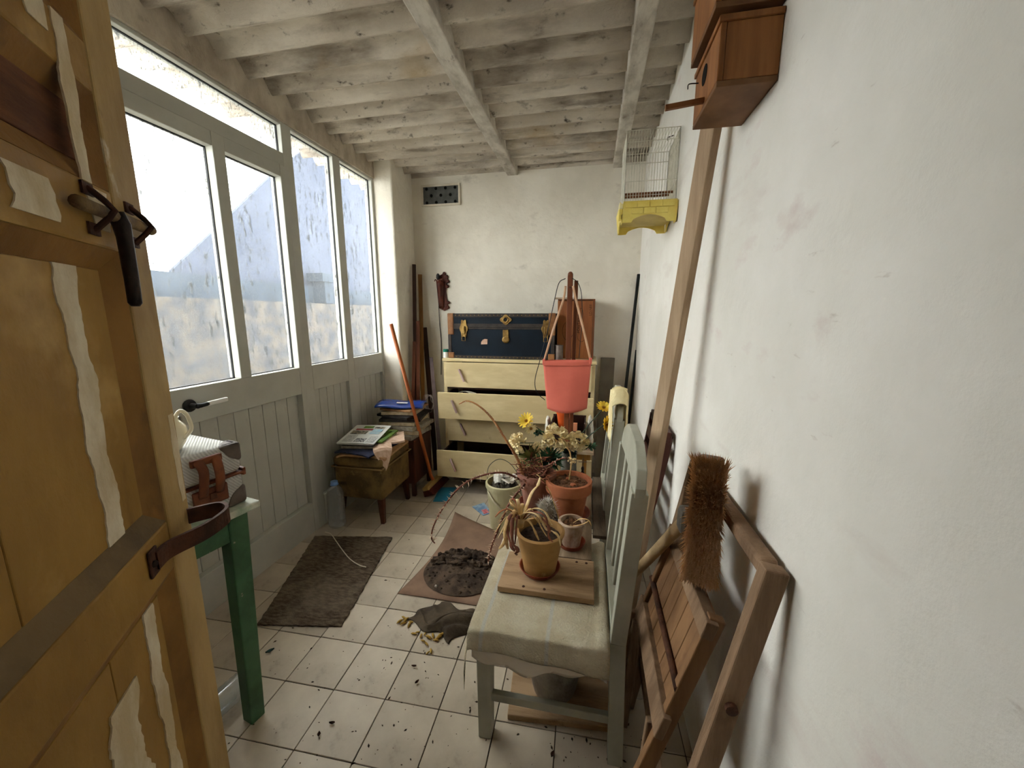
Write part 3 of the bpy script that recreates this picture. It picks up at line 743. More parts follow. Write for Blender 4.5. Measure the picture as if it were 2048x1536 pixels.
for x, y in ((ux0 + .03, uy0 + .03), (ux1 - .03, uy0 + .03), (ux0 + .03, uy1 - .03), (ux1 - .03, uy1 - .03)):
    G().beam((x + (.012 if x > -1.45 else -.012), y + (-.012 if y < 2.3 else .012), 0), (x, y, .17), .026, .026, (0, 1, 0), .040, .040).build('leg', M_dkwood, st_, bevel=.004)
# low dark box behind it, carrying the rest of the papers
lx = thing('wooden_chest', 'low dark brown wooden chest behind the upholstered stool', 'chest', (-1.36, 2.66, 0))
G().box(-1.485, -1.235, 2.49, 2.80, .10, .425).build('body', M_dkwood, lx, bevel=.006)
for x in (-1.465, -1.255):
    for y in (2.51, 2.78): G().box(x - .015, x + .015, y - .015, y + .015, 0, .1).build('leg', M_dkwood, lx, bevel=.003)
G().box(-1.488, -1.228, 2.484, 2.803, .426, .440).build('lid', M_dkwood, lx, bevel=.003)

# ------------------------------------------------------------------ heap of newspapers and magazines
def paper_mat(nm, a, b): return mat(nm, a, b, 30.0, stretch=(1, 3, 1), rough=.85, bump=.05, bscale=80)
M_np = [paper_mat('yellowed_newsprint', (196, 180, 150), (168, 150, 118)), paper_mat('grey_newsprint', (176, 168, 150), (140, 132, 116)),
        paper_mat('brown_paper', (184, 146, 106), (160, 122, 84)), paper_mat('blue_black_print', (58, 64, 92), (40, 42, 56)),
        paper_mat('dark_print', (62, 58, 56), (40, 38, 38)), paper_mat('pale_pink_paper', (214, 186, 164), (196, 164, 140)), paper_mat('white_paper', (214, 212, 204), (196, 192, 182))]
def paper(name, label, cat, c, L, W, rot, tz, mm, wav=.006, droop=0.0, seed=0, tilt=(0, 0), group=None, n=12):
    rr = random.Random(seed); p1, p2 = rr.uniform(0, 6), rr.uniform(0, 6)
    R = Matrix.Rotation(rot, 3, 'Z')
    def f(u, v):
        a, b = (u - .5) * L, (v - .5) * W
        z = .45 * wav * (math.sin(u * 5 + p1) + math.sin(v * 6 + p2)) * .5 + tilt[0] * a + tilt[1] * b
        if droop: z -= droop * max(0, abs(u - .5) * 2 - .55) ** 2 * 4
        p = R @ Vector((a, b, 0)); return (c[0] + p.x, c[1] + p.y, c[2] + z + tz)
    return tag(G().sheet(f, n, n, tz).build(name, mm, smooth=False), label, cat, group)
GP = 'old papers heaped on the stool'
paper('newspaper', 'brown folded newspaper lowest on the upholstered stool', 'newspaper', (-1.415, 2.27, .452), .33, .37, .06, .014, M_np[2], .008, .02, 1, group=GP)
paper('newspaper', 'dark blue magazine sticking out under the colour magazine', 'magazine', (-1.43, 2.22, .474), .27, .31, -.15, .010, M_np[3], .008, .01, 2, group=GP)
paper('newspaper', 'grey folded newspaper under the colour magazine on the stool', 'newspaper', (-1.44, 2.27, .492), .28, .28, .22, .016, M_np[1], .008, 0, 3, group=GP)
paper('newspaper', 'dark printed magazine just below the top colour magazine', 'magazine', (-1.455, 2.25, .516), .25, .28, .05, .010, M_np[4], .004, 0, 4, group=GP)
# the colour magazine lying open on top, with printed blocks
mg = thing('magazine', 'open white colour magazine with printed pictures on top of the stool heap', 'magazine', (-1.46, 2.25, .53), GP)
rot = .12; Rm = Matrix.Translation((-1.462, 2.245, .546)) @ Matrix.Rotation(rot, 4, 'Z') @ Matrix.Rotation(math.radians(7), 4, 'X')
M_page = mat('white_glossy_page', (216, 218, 214), (202, 204, 198), 8.0, rough=.4)
def mblock(name, u0, u1, v0, v1, mm, z=.0075, par=None):
    g = G().box(u0, u1, v0, v1, z - .0004, z); g.xf(Rm); return g.build(name, mm, par or mg)
G().box(-.12, .12, -.145, .145, -.004, .002).xf(Rm).build('pages', M_np[6], mg, bevel=.002)
g = G().sheet(lambda u, v: (-.125 + .25 * u, -.145 + .29 * v, .006 + .004 * math.sin(u * 3)), 10, 2, .003).xf(Rm); pg = g.build('cover', M_page, mg)
M_pr = [mat('print_red', (168, 60, 60), (120, 60, 60), 40), mat('print_photo', (70, 66, 58), (150, 140, 120), 60, ramp=(.45, .55)), mat('print_sky', (140, 180, 204), (170, 196, 204), 20),
        mat('print_green', (110, 140, 50), (70, 100, 40), 30), mat('print_bw', (50, 50, 52), (170, 170, 170), 90, ramp=(.45, .55)), mat('print_text', (150, 150, 148), (206, 206, 202), 160, ramp=(.4, .6))]
zt_ = .0112
for a in ((-.09, .03, .05, .075, 0), (-.10, .01, -.01, .04, 1), (.03, .10, .03, .07, 2), (.03, .10, -.005, .02, 2), (-.02, .05, -.13, -.075, 4), (-.10, -.03, -.13, -.03, 5), (.06, .11, -.13, -.04, 5), (-.05, .02, .085, .12, 3), (.03, .10, .085, .11, 1)):
    mblock('printed_block', a[0], a[1], a[2], a[3], M_pr[a[4]], zt_, pg)
paper('magazine', 'green and violet magazine fanned out beneath the white colour magazine', 'magazine', (-1.385, 2.29, .524), .16, .26, .10, .010, M_pr[3], .003, 0, 7, group=GP)
# drooping sheet over the corner
def droopf(u, v):
    a = Vector((-1.36, 2.28, .525)).lerp(Vector((-1.262, 2.115, .50)), min(u / .6, 1)); d = max(0, u - .6) / .4
    w = (v - .5) * (.13 if u < .6 else .13 * (1 - d) ** .8 + .004)
    return (a.x + w * .70 + d * .018, a.y + w * .55 - d * .010, a.z + .010 * math.sin(v * PI) - d * .125 - .02 * d * (v - .5))
tag(G().sheet(droopf, 14, 8, .002).build('paper_bag', M_np[5], smooth=False), 'pale brown paper sheet drooping over the corner of the stool', 'paper', GP)
paper('newspaper', 'pale pink crumpled paper between the magazine and the newspaper stack', 'paper', (-1.335, 2.33, .505), .20, .22, .5, .012, M_np[5], .03, 0, 8, group=GP)
# the taller stack on the chest
zc = .441
specs = [(.030, 1, .28, .30, -.08, 'thick grey newspaper bundle at the bottom of the tall stack'), (.028, 0, .27, .29, .12, 'yellowed newspaper bundle second from the bottom of the tall stack'),
         (.026, 1, .28, .27, -.18, 'folded grey newspaper in the middle of the tall stack'), (.024, 0, .26, .28, .06, 'yellowed folded newspaper above the middle of the tall stack'),
         (.020, 4, .29, .28, .20, 'dark magazine in the upper half of the tall stack'), (.016, 4, .26, .28, -.25, 'dark crooked magazine below the beige papers of the tall stack'),
         (.022, 0, .26, .26, .10, 'beige folded newspaper under the blue folder'), (.014, 2, .25, .25, -.12, 'brown paper right under the blue folder')]
for i, (t, k, L, W, r, lab) in enumerate(specs):
    paper('newspaper', lab, 'newspaper' if k != 4 else 'magazine', (-1.368 + random.uniform(-.006, .006), 2.645, zc), L * (.98 + .06 * (i % 3)), W * 1.02, r, t, M_np[k], .004, .0, 20 + i, group='stack of papers on the chest'); zc += t + .0055
M_blue = mat('blue_plastic', (28, 66, 148), (22, 52, 124), 5.0, rough=.25, spec=.5)
bf = thing('folder', 'shiny blue plastic folder on top of the tall paper stack', 'folder', (-1.37, 2.62, zc))
Rf = Matrix.Translation((-1.38, 2.62, zc + .016)) @ Matrix.Rotation(.28, 4, 'Z') @ Matrix.Rotation(math.radians(3), 4, 'Y')
G().sheet(lambda u, v: (-.17 + .34 * u, -.12 + .24 * v, .012 * math.sin(v * PI) + .004 * math.sin(u * 9)), 14, 8, .010).xf(Rf).build('cover', M_blue, bf, smooth=True)
G().box(-.03, .05, -.05, -.02, .013, .0145).xf(Rf).build('sticker', M_white, bf)
for i, t in enumerate([]): pass

# ------------------------------------------------------------------ broom by the stool
M_handle = mat('orange_varnished_stick', (176, 96, 44), (150, 76, 32), 6.0, stretch=(2, 2, .4), rough=.45)
M_brist = mat('red_brown_bristle', (104, 44, 34), (72, 28, 22), 60.0, stretch=(3, 3, .4), rough=.9, bump=.6, bscale=150)
M_block = mat('pale_varnished_wood', (196, 160, 98), (176, 138, 78), 6.0, stretch=(1, 1, 3), rough=.5)
bb0, bb1 = pz(856, 1000, 0), pz(893, 962, 0)
bd = (bb1 - bb0).normalized(); bc = (bb0 + bb1) / 2
br = thing('broom', 'broom with orange stick and red bristles leaning on the tall paper stack', 'broom', bc)
tilt = Vector((-.35, -.15, 1)).normalized()
hc0 = bc + tilt * .085
bo0, bo1 = bc - bd * .145, bc + bd * .145
g = G().beam(bo0 + tilt * .078, bo1 + tilt * .078, .056, .030, tilt); g.build('head_block', M_block, br, bevel=.010, seg=3)
g = G().beam(bo0 + tilt * .002, bo1 + tilt * .002, .062, .004, tilt)
g = G(); g.add([p for e in (bo0, bo1) for p in (e + bd.cross(tilt) * .046 , e - bd.cross(tilt) * .046, e + bd.cross(tilt) * .027 + tilt * .068, e - bd.cross(tilt) * .027 + tilt * .068)],
      [(0, 1, 3, 2), (4, 6, 7, 5), (0, 4, 5, 1), (2, 3, 7, 6), (0, 2, 6, 4), (1, 5, 7, 3)])
zmin = min(v.z for v in g.v)
for v in g.v: v.z -= zmin - .002 if v.z < .03 else 0
g.build('bristles', M_brist, br, bevel=.006)
ht = px(782, 648, -1.30)
G().tube([bc + tilt * .075, bc + tilt * .13, ht], [.014, .0125, .0125], 12).build('stick', M_handle, br, smooth=True)
M_cyan = mat('cyan_plastic', (52, 150, 184), (44, 132, 168), 4.0, rough=.4)
cp = [pz(866, 1003, 0.003), pz(893, 1003, .003), pz(912, 975, .003), pz(880, 975, .003)]
tag(G().prism([(p.x, p.y) for p in cp], lambda u, v, d: (u, v, .001 + d), 0, .004).build('leaflet', M_cyan, bevel=.001), 'flat cyan sheet on the floor beside the broom head', 'leaflet')
lf = [pz(944, 1014, 0), pz(966, 1032, 0), pz(984, 1026, 0), pz(968, 1006, 0)]
lt = tag(G().prism([(p.x, p.y) for p in lf], lambda u, v, d: (u, v, .001 + d), 0, .003).build('leaflet', mat('pale_blue_print', (160, 186, 204), (110, 140, 176), 20.0, ramp=(.4, .6)), loc=(lf[0].x, lf[0].y, 0)), 'pale blue printed leaflet with a red patch on the floor by the bucket', 'leaflet')
lr = [pz(962, 1021, 0), pz(968, 1029, 0), pz(979, 1026, 0), pz(973, 1019, 0)]
G().prism([(p.x, p.y) for p in lr], lambda u, v, d: (u, v, .0042 + d), 0, .0004).build('red_patch', mat('print_crimson', (196, 60, 74), (214, 150, 150), 60.0), lt)

# ------------------------------------------------------------------ timber strips standing in the corner
M_strip = [mat('dark_stained_strip', (62, 36, 26), (44, 26, 18), 6, stretch=(3, 3, .3), rough=.6), mat('ochre_strip', (140, 98, 48), (112, 74, 34), 6, stretch=(3, 3, .3), rough=.6),
           mat('red_brown_strip', (104, 58, 38), (80, 42, 26), 6, stretch=(3, 3, .3), rough=.6)]
def strip(label, top, foot, w, t, mm):
    return tag(G().beam(foot, top, w, t, (1, .4, 0)).build('timber_strip', mm, bevel=.002), label, 'timber strip', 'timber strips standing in the corner')
strip('tallest dark timber strip in the left corner of the back wall', py(828, 529, 3.10), (-1.435, 2.93, 0), .022, .030, M_strip[0])
strip('ochre timber strip leaning beside the tallest dark strip', py(840, 549, 3.17), (-1.375, 2.96, 0), .018, .034, M_strip[1])
strip('red-brown timber strip reaching half way up the corner', py(836, 642, 3.03), (-1.395, 2.875, 0), .016, .030, M_strip[2])
strip('short brown timber strip nearest the pier in the corner', py(829, 683, 3.0), (-1.455, 2.86, 0), .02, .028, M_strip[2])
strip('short dark wide board leaning right of the other strips', py(849, 655, 3.18), (-1.285, 3.0, 0), .014, .040, M_strip[0])
strip('thin mauve-grey strip leaning between the strips and the dresser', py(862, 715, 3.08), (-1.20, 2.92, 0), .014, .03, mat('mauve_grey_strip', (120, 104, 108), (96, 84, 86), 6, rough=.6))
# tangle of wire hanging on the strips
g = G(); rr = random.Random(3); wc = py(858, 806, 2.83)
for k in range(5):
    pts = []
    for i in range(9):
        q = i / 8 * 2 * PI + k
        pts.append(wc + Vector((math.cos(q) * (.035 + .012 * k % 3 * .01) + rr.uniform(-.01, .01), .012 * math.sin(2 * q + k), math.sin(q) * (.075 - .008 * k) + rr.uniform(-.012, .012))))
    pts.append(pts[0]); g.tube(bez(pts, 4), .0018, 5)
tag(g.build('wire_coil', mat('grey_wire', (150, 138, 134), rough=.5), smooth=True), 'tangled coil of thin grey wire hanging on the corner strips', 'wire')

# ------------------------------------------------------------------ vent in the back wall
vt = thing('wall_vent', 'framed perforated metal vent high on the back wall', 'vent', (-1.25, YB, 2.2)); 
v0, v1 = py(844, 370, YB), py(921, 413, YB); vx0, vx1, vz0, vz1 = -1.412, -1.075, 2.225, 2.392
M_frame = mat('cream_paint', (222, 214, 196), (206, 196, 176), 8, rough=.6)
for a in ((vx0, vx1, vz1 - .016, vz1), (vx0, vx1, vz0, vz0 + .016), (vx0, vx0 + .016, vz0 + .016, vz1 - .016), (vx1 - .016, vx1, vz0 + .016, vz1 - .016)):
    G().box(a[0], a[1], YB - .018, YB - .0005, a[2], a[3]).build('frame', M_frame, vt, bevel=.002)
M_vent = mat('grey_galvanised_sheet', (92, 94, 90), (74, 74, 70), 12, rough=.6, metal=.4)
pl = G().box(vx0 + .016, vx1 - .016, YB - .006, YB - .0005, vz0 + .016, vz1 - .016).build('plate', M_vent, vt)
M_hole = mat('vent_hole_black', (12, 11, 10), rough=1.0)
src = None
for row, n_ in ((0, 4), (1, 3), (2, 4)):
    for k in range(n_):
        x = vx0 + .045 + (vx1 - vx0 - .09) * ((k + (.5 if n_ == 3 else 0)) / 3); z = vz0 + .03 + row * (vz1 - vz0 - .06) / 2
        if src is None: src = G().lathe([(0, 0), (.012, 0), (.012, .0025), (0, .0025)], (0, 0, 0), 12, Matrix.Rotation(PI / 2, 3, 'X')).build('hole', M_hole, pl); ob = src
        else: ob = src.copy(); COL.objects.link(ob); ob.parent = pl
        ob.location = Vector((x, YB - .006, z)) - ABS[pl.name]
        if ob is src: 
            for v in ob.data.vertices: v.co += ABS[pl.name]

# ------------------------------------------------------------------ carved wall bracket with cord
M_carved = mat('carved_dark_red_wood', (92, 40, 24), (64, 26, 16), 14, rough=.4, bump=.4, bscale=70)
oc = py(886, 585, YB)
cb = thing('carved_bracket', 'carved dark red wooden wall bracket hanging above the trunk', 'bracket', (oc.x, YB, oc.z))
def sil(side):
    out = []
    for i in range(41):
        t = i / 40; z = .155 - .31 * t
        w = .032 + .012 * math.cos(t * 2 * PI) + .005 * math.cos(t * 34) * (1 if t < .2 or t > .8 else .3)
        if t < .06: w *= t / .06
        if t > .93: w *= (1 - t) / .07
        out.append((side * max(w, .002), z))
    return out
poly = sil(1) + sil(-1)[::-1]
G().prism(poly, lambda u, v, d: (oc.x + u + .012, YB - .001 - d, oc.z + v), 0, .014).build('back_plate', M_carved, cb, bevel=.002)
g = G()
for i in range(9):
    pass
g.sheet(lambda u, v: (oc.x - .012 + (.030 + .014 * v) * math.cos(PI * u) * .8, YB - .014 - (.050 * (v ** .7)) * math.sin(PI * u), oc.z - .13 + .22 * v), 12, 12, (0, -.004, 0))
g.build('pocket', M_carved, cb, smooth=True)
for lx_, lz_ in ((-.028, .125), (.032, .13), (-.034, .09), (.040, .09), (.036, .05), (.038, -.085), (-.030, -.085), (.030, -.125), (-.018, -.13), (.008, .155)):
    G().blob((oc.x + .012 + lx_, YB - .012, oc.z + lz_), (.015, .009, .015), 1, .05, 2).build('carved_lobe', M_carved, cb, smooth=True)
for i in range(4):
    G().tube(bez([(oc.x - .05 + .02 * i, YB - .055, oc.z + .09), (oc.x - .04 + .02 * i, YB - .062, oc.z + .104), (oc.x - .03 + .02 * i, YB - .055, oc.z + .09)], 4), .004, 6).build('scroll', M_carved, cb, smooth=True)
kn = py(876, 553, YB - .05)
G().lathe([(0, -.03), (.010, -.028), (.016, -.01), (.014, .012), (.008, .022), (0, .026)], kn, 14).build('knob', M_black, cb, smooth=True)
M_cord = mat('dark_cord', (52, 46, 40), rough=.8)
c0 = py(879, 612, YB - .004); c1 = py(882, 760, YB - .004)
tag(G().tube(bez([Vector((c0.x, YB - .02, c0.z)), Vector((c0.x - .002, YB - .008, c0.z - .15)), Vector((c0.x + .006, YB - .007, c0.z - .32)), Vector((c0.x - .004, YB - .008, c0.z - .60))], 6), .003, 6).build('cord', M_cord, smooth=True), 'thin dark cord hanging down the back wall from the carved bracket', 'cord')

# ------------------------------------------------------------------ cream chest of drawers
M_cream = mat('cream_gloss_paint', (224, 206, 162), (208, 188, 142), 5, stretch=(.6, 1, 2), rough=.45, bump=.04, bscale=40, spots=(((176, 146, 96), 9.0, (1, 1, 1), .66, .8),))
M_inner = mat('dark_drawer_inside', (64, 38, 28), (46, 28, 20), 9, rough=.8)
M_pull = mat('pale_mauve_handle', (196, 172, 168), (178, 150, 146), 8, rough=.4)
dx0, dx1, dy0, dy1 = -1.118, .045, 2.825, 3.20
dr = thing('chest_of_drawers', 'cream four-drawer chest of drawers with two drawers pulled open', 'dresser', ((dx0 + dx1) / 2, (dy0 + dy1) / 2, 0))
G().box(dx0, dx0 + .028, dy0, dy1, .105, .985).build('side_panel', M_cream, dr, bevel=.003)
G().box(dx1 - .028, dx1, dy0, dy1, .105, .985).build('side_panel', M_cream, dr, bevel=.003)
G().box(dx0 - .008, dx1 + .008, dy0 - .01, dy1, .985, 1.008).build('top', M_cream, dr, bevel=.005)
G().box(dx0 + .028, dx1 - .028, dy1 - .012, dy1, .105, .985).build('back_panel', M_inner, dr)
G().box(dx0 + .028, dx1 - .028, dy0 + .01, dy1 - .012, .105, .122).build('bottom', M_inner, dr)
for z in (.335, .552, .770): G().box(dx0 + .028, dx1 - .028, dy0, dy0 + .03, z, z + .012).build('drawer_rail', M_inner, dr)
for x in (dx0 + .05, dx1 - .05):
    for y in (dy0 + .05, dy1 - .05): G().lathe([(.012, 0), (.024, .105)], (x, y, 0), 12).build('leg', M_dkwood, dr)
for z0, z1, out, w in ((.786, .980, .004, 0), (.566, .768, .135, .018), (.349, .550, .0, 0), (.126, .334, .195, .018)):
    a, b = dx0 + .024 - w, dx1 - .024 + w; yf = dy0 - out
    fr = G().box(a, b, yf - .018, yf, z0, z1).build('drawer', M_cream, dr, bevel=.003)
    if out > .05:
        G().box(a + .03, a + .042, yf, yf + .33, z0 + .02, z1 - .02).build('drawer_side', M_inner, fr); G().box(b - .042, b - .03, yf, yf + .33, z0 + .02, z1 - .02).build('drawer_side', M_inner, fr)
        G().box(a + .042, b - .042, yf, yf + .33, z0 + .02, z0 + .03).build('drawer_bottom', M_inner, fr)
    for cx_ in (a + .135, b - .135):
        zc_ = (z0 + z1) / 2
        sgn = 1 if cx_ < -.55 else -1
        G().beam((cx_ - .020 * sgn, yf - .034, zc_ + .048), (cx_ + .020 * sgn, yf - .034, zc_ - .048), .013, .020, (0, 1, 0)).build('handle', M_pull, fr, bevel=.004)
        for q in (-1, 1):
            G().tube([(cx_ + .016 * q * sgn, yf - .028, zc_ - .036 * q), (cx_ + .016 * q * sgn, yf - .016, zc_ - .036 * q)], .004, 8).build('handle_pin', M_rust, fr)
# odd white paper in the second drawer, red cloth in the lowest
tag(G().sheet(lambda u, v: (-.99 + .14 * u, 2.72 + .09 * v, .745 + .03 * math.sin(u * PI) * (1 - v * .6)), 10, 6, .002).build('paper_sheet', M_np[6]), 'curled white paper peeping out of the second drawer', 'paper')
tag(G().sheet(lambda u, v: (-.93 + .32 * u, 2.68 + .14 * v, .18 + .02 * math.sin(u * 7) + .015 * math.sin(v * 6)), 14, 8, .004).build('cloth', mat('dark_red_cloth', (96, 40, 30), (70, 30, 24), 12, rough=.95)), 'dark red cloth lying inside the lowest open drawer', 'cloth')

# ------------------------------------------------------------------ trunk on the dresser
M_trunk = mat('navy_trunk_fibre', (12, 27, 40), (9, 20, 31), 6, rough=.55, spec=.2, spots=(((40, 52, 60), 14.0, (1, 1, 1), .70, .82),))
M_band = mat('worn_dark_band', (62, 54, 48), (40, 34, 30), 14, rough=.6, bump=.2, bscale=60)
M_brass = mat('tarnished_brass', (168, 136, 78), (112, 86, 46), 16, rough=.4, metal=.75, bump=.2, bscale=60)
M_fixwood = mat('tan_leather_corner', (150, 104, 64), (120, 78, 46), 12, rough=.55)
tx0, tx1, ty0, ty1, tz0, tz1 = -1.080, -.262, 2.862, 3.195, 1.009, 1.350
tr_ = thing('travel_trunk', 'dark blue travel trunk with brass locks on the dresser', 'trunk', ((tx0 + tx1) / 2, (ty0 + ty1) / 2, tz0))
zl = 1.245
G().box(tx0, tx1, ty0, ty1, tz0, zl).build('body', M_trunk, tr_, bevel=.006)
lid = G().box(tx0, tx1, ty0, ty1, zl + .002, tz1).build('lid', M_trunk, tr_, bevel=.006)
e = .004
for z0, z1 in ((tz0, tz0 + .022), (zl - .012, zl + .001), (zl + .0015, zl + .030), (tz1 - .026, tz1 + .002)):
    g = G().box(tx0 - e, tx1 + e, ty0 - e, ty0 + .02, z0, z1); g.box(tx0 - e, tx0 + .02, ty0, ty1, z0, z1); g.box(tx1 - .02, tx1 + e, ty0, ty1, z0, z1)
    bn = g.build('edge_band', M_band, tr_, bevel=.002)
    if z0 in (tz0, tz1 - .026):
        st2 = None
        for k in range(26):
            p = Vector((tx0 + .03 + k * (tx1 - tx0 - .06) / 25, ty0 - e, (z0 + z1) / 2))
            if st2 is None: st2 = G().blob((0, 0, 0), (.0042, .003, .0042), 0, 0, 1).build('stud', M_brass, bn); 
            if k == 0:
                for v in st2.data.vertices: v.co += ABS[bn.name]
                ob = st2
            else: ob = st2.copy(); COL.objects.link(ob); ob.parent = bn
            ob.location = p - ABS[bn.name]
for x in (tx0, tx1):
    s = 1 if x == tx0 else -1
    for z0, z1 in ((tz0 - .001, tz0 + .045), (tz1 - .058, tz1 + .004), (zl - .055, zl + .055)):
        xa, xb = sorted((x - s * .007, x + s * .042))
        G().box(xa, xb, ty0 - .007, ty0 + .045, z0, z1).build('corner_fitting', M_fixwood if z0 > 1.05 else M_fixwood, tr_, bevel=.006)
    xa, xb = sorted((x - s * .005, x + s * .02)); G().box(xa, xb, ty0 - .005, ty0 + .02, tz0 + .045, zl - .055).build('corner_band', M_band, tr_, bevel=.002)
def hasp(cx_):
    h = thing
    p = G()
    out = []
    for i in range(28):
        q = 2 * PI * i / 28; r_ = 1 + .13 * math.cos(6 * q)
        out.append((.030 * r_ * math.cos(q), .068 * r_ * math.sin(q)))
    pl_ = G().prism(out, lambda u, v, d: (cx_ + u, ty0 - .004 - d, zl - .008 + v), 0, .006).build('latch', M_brass, tr_, bevel=.0015)
    G().box(cx_ - .013, cx_ + .013, ty0 - .022, ty0 - .009, zl - .050, zl + .012).build('latch_lever', M_brass, pl_, bevel=.004)
    g = G(); g.tube([Vector((cx_ + a, ty0 - .016, zl + b)) for a, b in ((-.014, -.055), (-.014, -.100), (.014, -.100), (.014, -.055))], .0028, 8); g.build('latch_loop', M_brass, pl_)
hasp(tx0 + .125); hasp(tx1 - .06)
cxk = tx0 + .455
out = [( .040 * (1 + .14 * math.cos(4 * 2 * PI * i / 32)) * math.cos(2 * PI * i / 32), .034 * (1 + .14 * math.cos(4 * 2 * PI * i / 32)) * math.sin(2 * PI * i / 32)) for i in range(32)]
kp = G().prism(out, lambda u, v, d: (cxk + u, ty0 - .003 - d, zl + .060 + v), 0, .005).build('lock_plate', M_brass, tr_, bevel=.001)
G().lathe([(.014, 0), (.024, 0), (.024, .006), (.014, .008)], (cxk, ty0 - .008, zl + .060), 20, Matrix.Rotation(PI / 2, 3, 'X'), closed=True).build('lock_ring', M_brass, kp, smooth=True)
G().lathe([(0, 0), (.014, 0), (.014, .003), (0, .003)], (cxk, ty0 - .008, zl + .060), 16, Matrix.Rotation(PI / 2, 3, 'X')).build('lock_button', M_black, kp)
hs2 = G().box(cxk - .022, cxk + .022, ty0 - .011, ty0 - .003, zl - .075, zl - .015).build('hasp', M_brass, tr_, bevel=.003)
G().lathe([(0, 0), (.027, 0), (.027, .006), (.018, .010), (0, .010)], (cxk, ty0 - .004, zl - .088), 20, Matrix.Rotation(PI / 2, 3, 'X')).build('hasp_disc', M_brass, hs2, smooth=False)
sx = tx0 + .285
G().prism([(sx - .026, 1.118), (sx + .024, 1.120), (sx + .026, 1.158), (sx + .004, 1.160), (sx - .012, 1.152), (sx - .024, 1.136)], lambda u, v, d: (u, ty0 - .0012 - d, v), 0, .0006).build('torn_sticker', mat('torn_label', (206, 170, 146), (180, 140, 116), 30), tr_)
# paint tin left of the trunk
pt = py(891, 718, 2.86)
pc = thing('glue_tub', 'small white tub with a green lid left of the trunk', 'tub', (pt.x + .002, 2.87, 1.009))
G().lathe([(0, 0), (.021, 0), (.021, .045), (0, .045)], (pt.x + .002, 2.87, 1.009), 20).build('body', M_white, pc)
G().lathe([(0, .045), (.0225, .045), (.0225, .064), (.019, .066), (0, .066)], (pt.x + .002, 2.87, 1.009), 20).build('lid', mat('green_lid', (20, 120, 100), rough=.4), pc)

# ------------------------------------------------------------------ small side table before the dresser
M_shelf = mat('whitish_shelf_board', (206, 186, 160), (182, 158, 130), 6, rough=.6)
M_yl = mat('yellow_varnished_leg', (170, 122, 60), (140, 96, 44), 6, stretch=(3, 3, .4), rough=.5)
sd = thing('side_table', 'low whitish side table with yellow legs under the dark open box', 'table', (-.11, 2.42, 0))
qx0, qx1, qy0, qy1 = -.270, .046, 2.285, 2.575
SZT = .515
G().box(qx0, qx1, qy0, qy1, SZT - .018, SZT).build('tabletop', M_shelf, sd, bevel=.003)
G().box(qx0 + .02, qx1 - .02, qy0 + .02, qy0 + .034, SZT - .06, SZT - .018).build('apron', M_yl, sd, bevel=.002)
for x in (qx0 + .03, qx1 - .055):
    for y in (qy0 + .03, qy1 - .03): G().box(x - .014, x + .014, y - .014, y + .014, 0, SZT - .018).build('leg', M_yl, sd, bevel=.003)
# wooden crate standing on end, stencilled
M_crate = mat('orange_brown_crate_wood', (158, 98, 52), (128, 74, 38), 5, stretch=(3, 3, .35), rough=.65, bump=.12, bscale=50, spots=(((92, 52, 28), 12, (2, 2, .3), .62, .75),))
M_crated = mat('crate_edge_wood', (120, 70, 38), (96, 54, 28), 6, stretch=(3, 3, .4), rough=.7)
kx0, kx1, ky0, ky1, kz0, kz1 = -.250, .028, 2.99, 3.18, 1.009, 1.448
ct = thing('wooden_crate', 'stencilled brown wooden crate standing on end on the dresser', 'crate', ((kx0 + kx1) / 2, (ky0 + ky1) / 2, kz0))
for k in range(2):
    w = (kx1 - kx0 - .016) / 2
    G().box(kx0 + k * w + .0006, kx0 + (k + 1) * w - .0006, ky0, ky0 + .010, kz0, kz1 - .004).build('front_board', M_crate, ct, bevel=.0015)
G().box(kx1 - .016, kx1, ky0, ky1, kz0, kz1 + .001).build('side_board', M_crated, ct, bevel=.002)
G().box(kx0, kx0 + .012, ky0 + .011, ky1, kz0, kz1).build('side_board', M_crated, ct, bevel=.002)
G().box(kx0, kx1, ky0 + .011, ky1, kz1, kz1 + .010).build('end_board', M_crated, ct, bevel=.002)
G().box(kx0 + .012, kx1 - .016, ky0 + .011, ky1, kz0, kz0 + .010).build('end_board', M_crated, ct, bevel=.002)
M_ink = mat('black_stencil_ink', (44, 26, 18), rough=.9)
def text_mesh(txt, size, m4, name, parent, mm):
    cu_ = bpy.data.curves.new('txt', 'FONT'); cu_.body = txt; cu_.size = size; cu_.extrude = .0002
    tmp = bpy.data.objects.new('txt', cu_); COL.objects.link(tmp)
    dg = bpy.context.evaluated_depsgraph_get(); me = bpy.data.meshes.new_from_object(tmp.evaluated_get(dg))
    bpy.data.objects.remove(tmp)
    me.transform(Matrix.Translation(-ABS[parent.name]) @ m4); me.materials.append(mm)
    ob = bpy.data.objects.new(name, me); COL.objects.link(ob); ob.parent = parent; ABS[ob.name] = ABS[parent.name]
    return ob
def on_front(x, z, rotdeg): return Matrix.Translation((x, ky0 - .0006, z)) @ Matrix.Rotation(math.radians(-rotdeg), 4, 'Y') @ Matrix.Rotation(PI / 2, 4, 'X')
text_mesh('LD.NEE', .026, on_front(.004, 1.335, 90), 'stencil_lettering', ct, M_ink)
text_mesh('FONTANA', .030, on_front(-.080, 1.205, 90), 'stencil_lettering', ct, M_ink)
g = G()
for q0, cxx, czz, r1, r2 in ((0, -.075, 1.29, .022, .1), (1.0, -.065, 1.20, .035, .06), (2.0, -.17, 1.22, .04, .07)):
    pts = [Vector((cxx + r1 * math.cos(t + q0), ky0 - .0004, czz + r2 * math.sin(t + q0))) for t in [i * 4.4 / 24 for i in range(25)]]
    g.tube(pts, .0012, 4)
g.build('stencil_emblem', M_ink, ct)
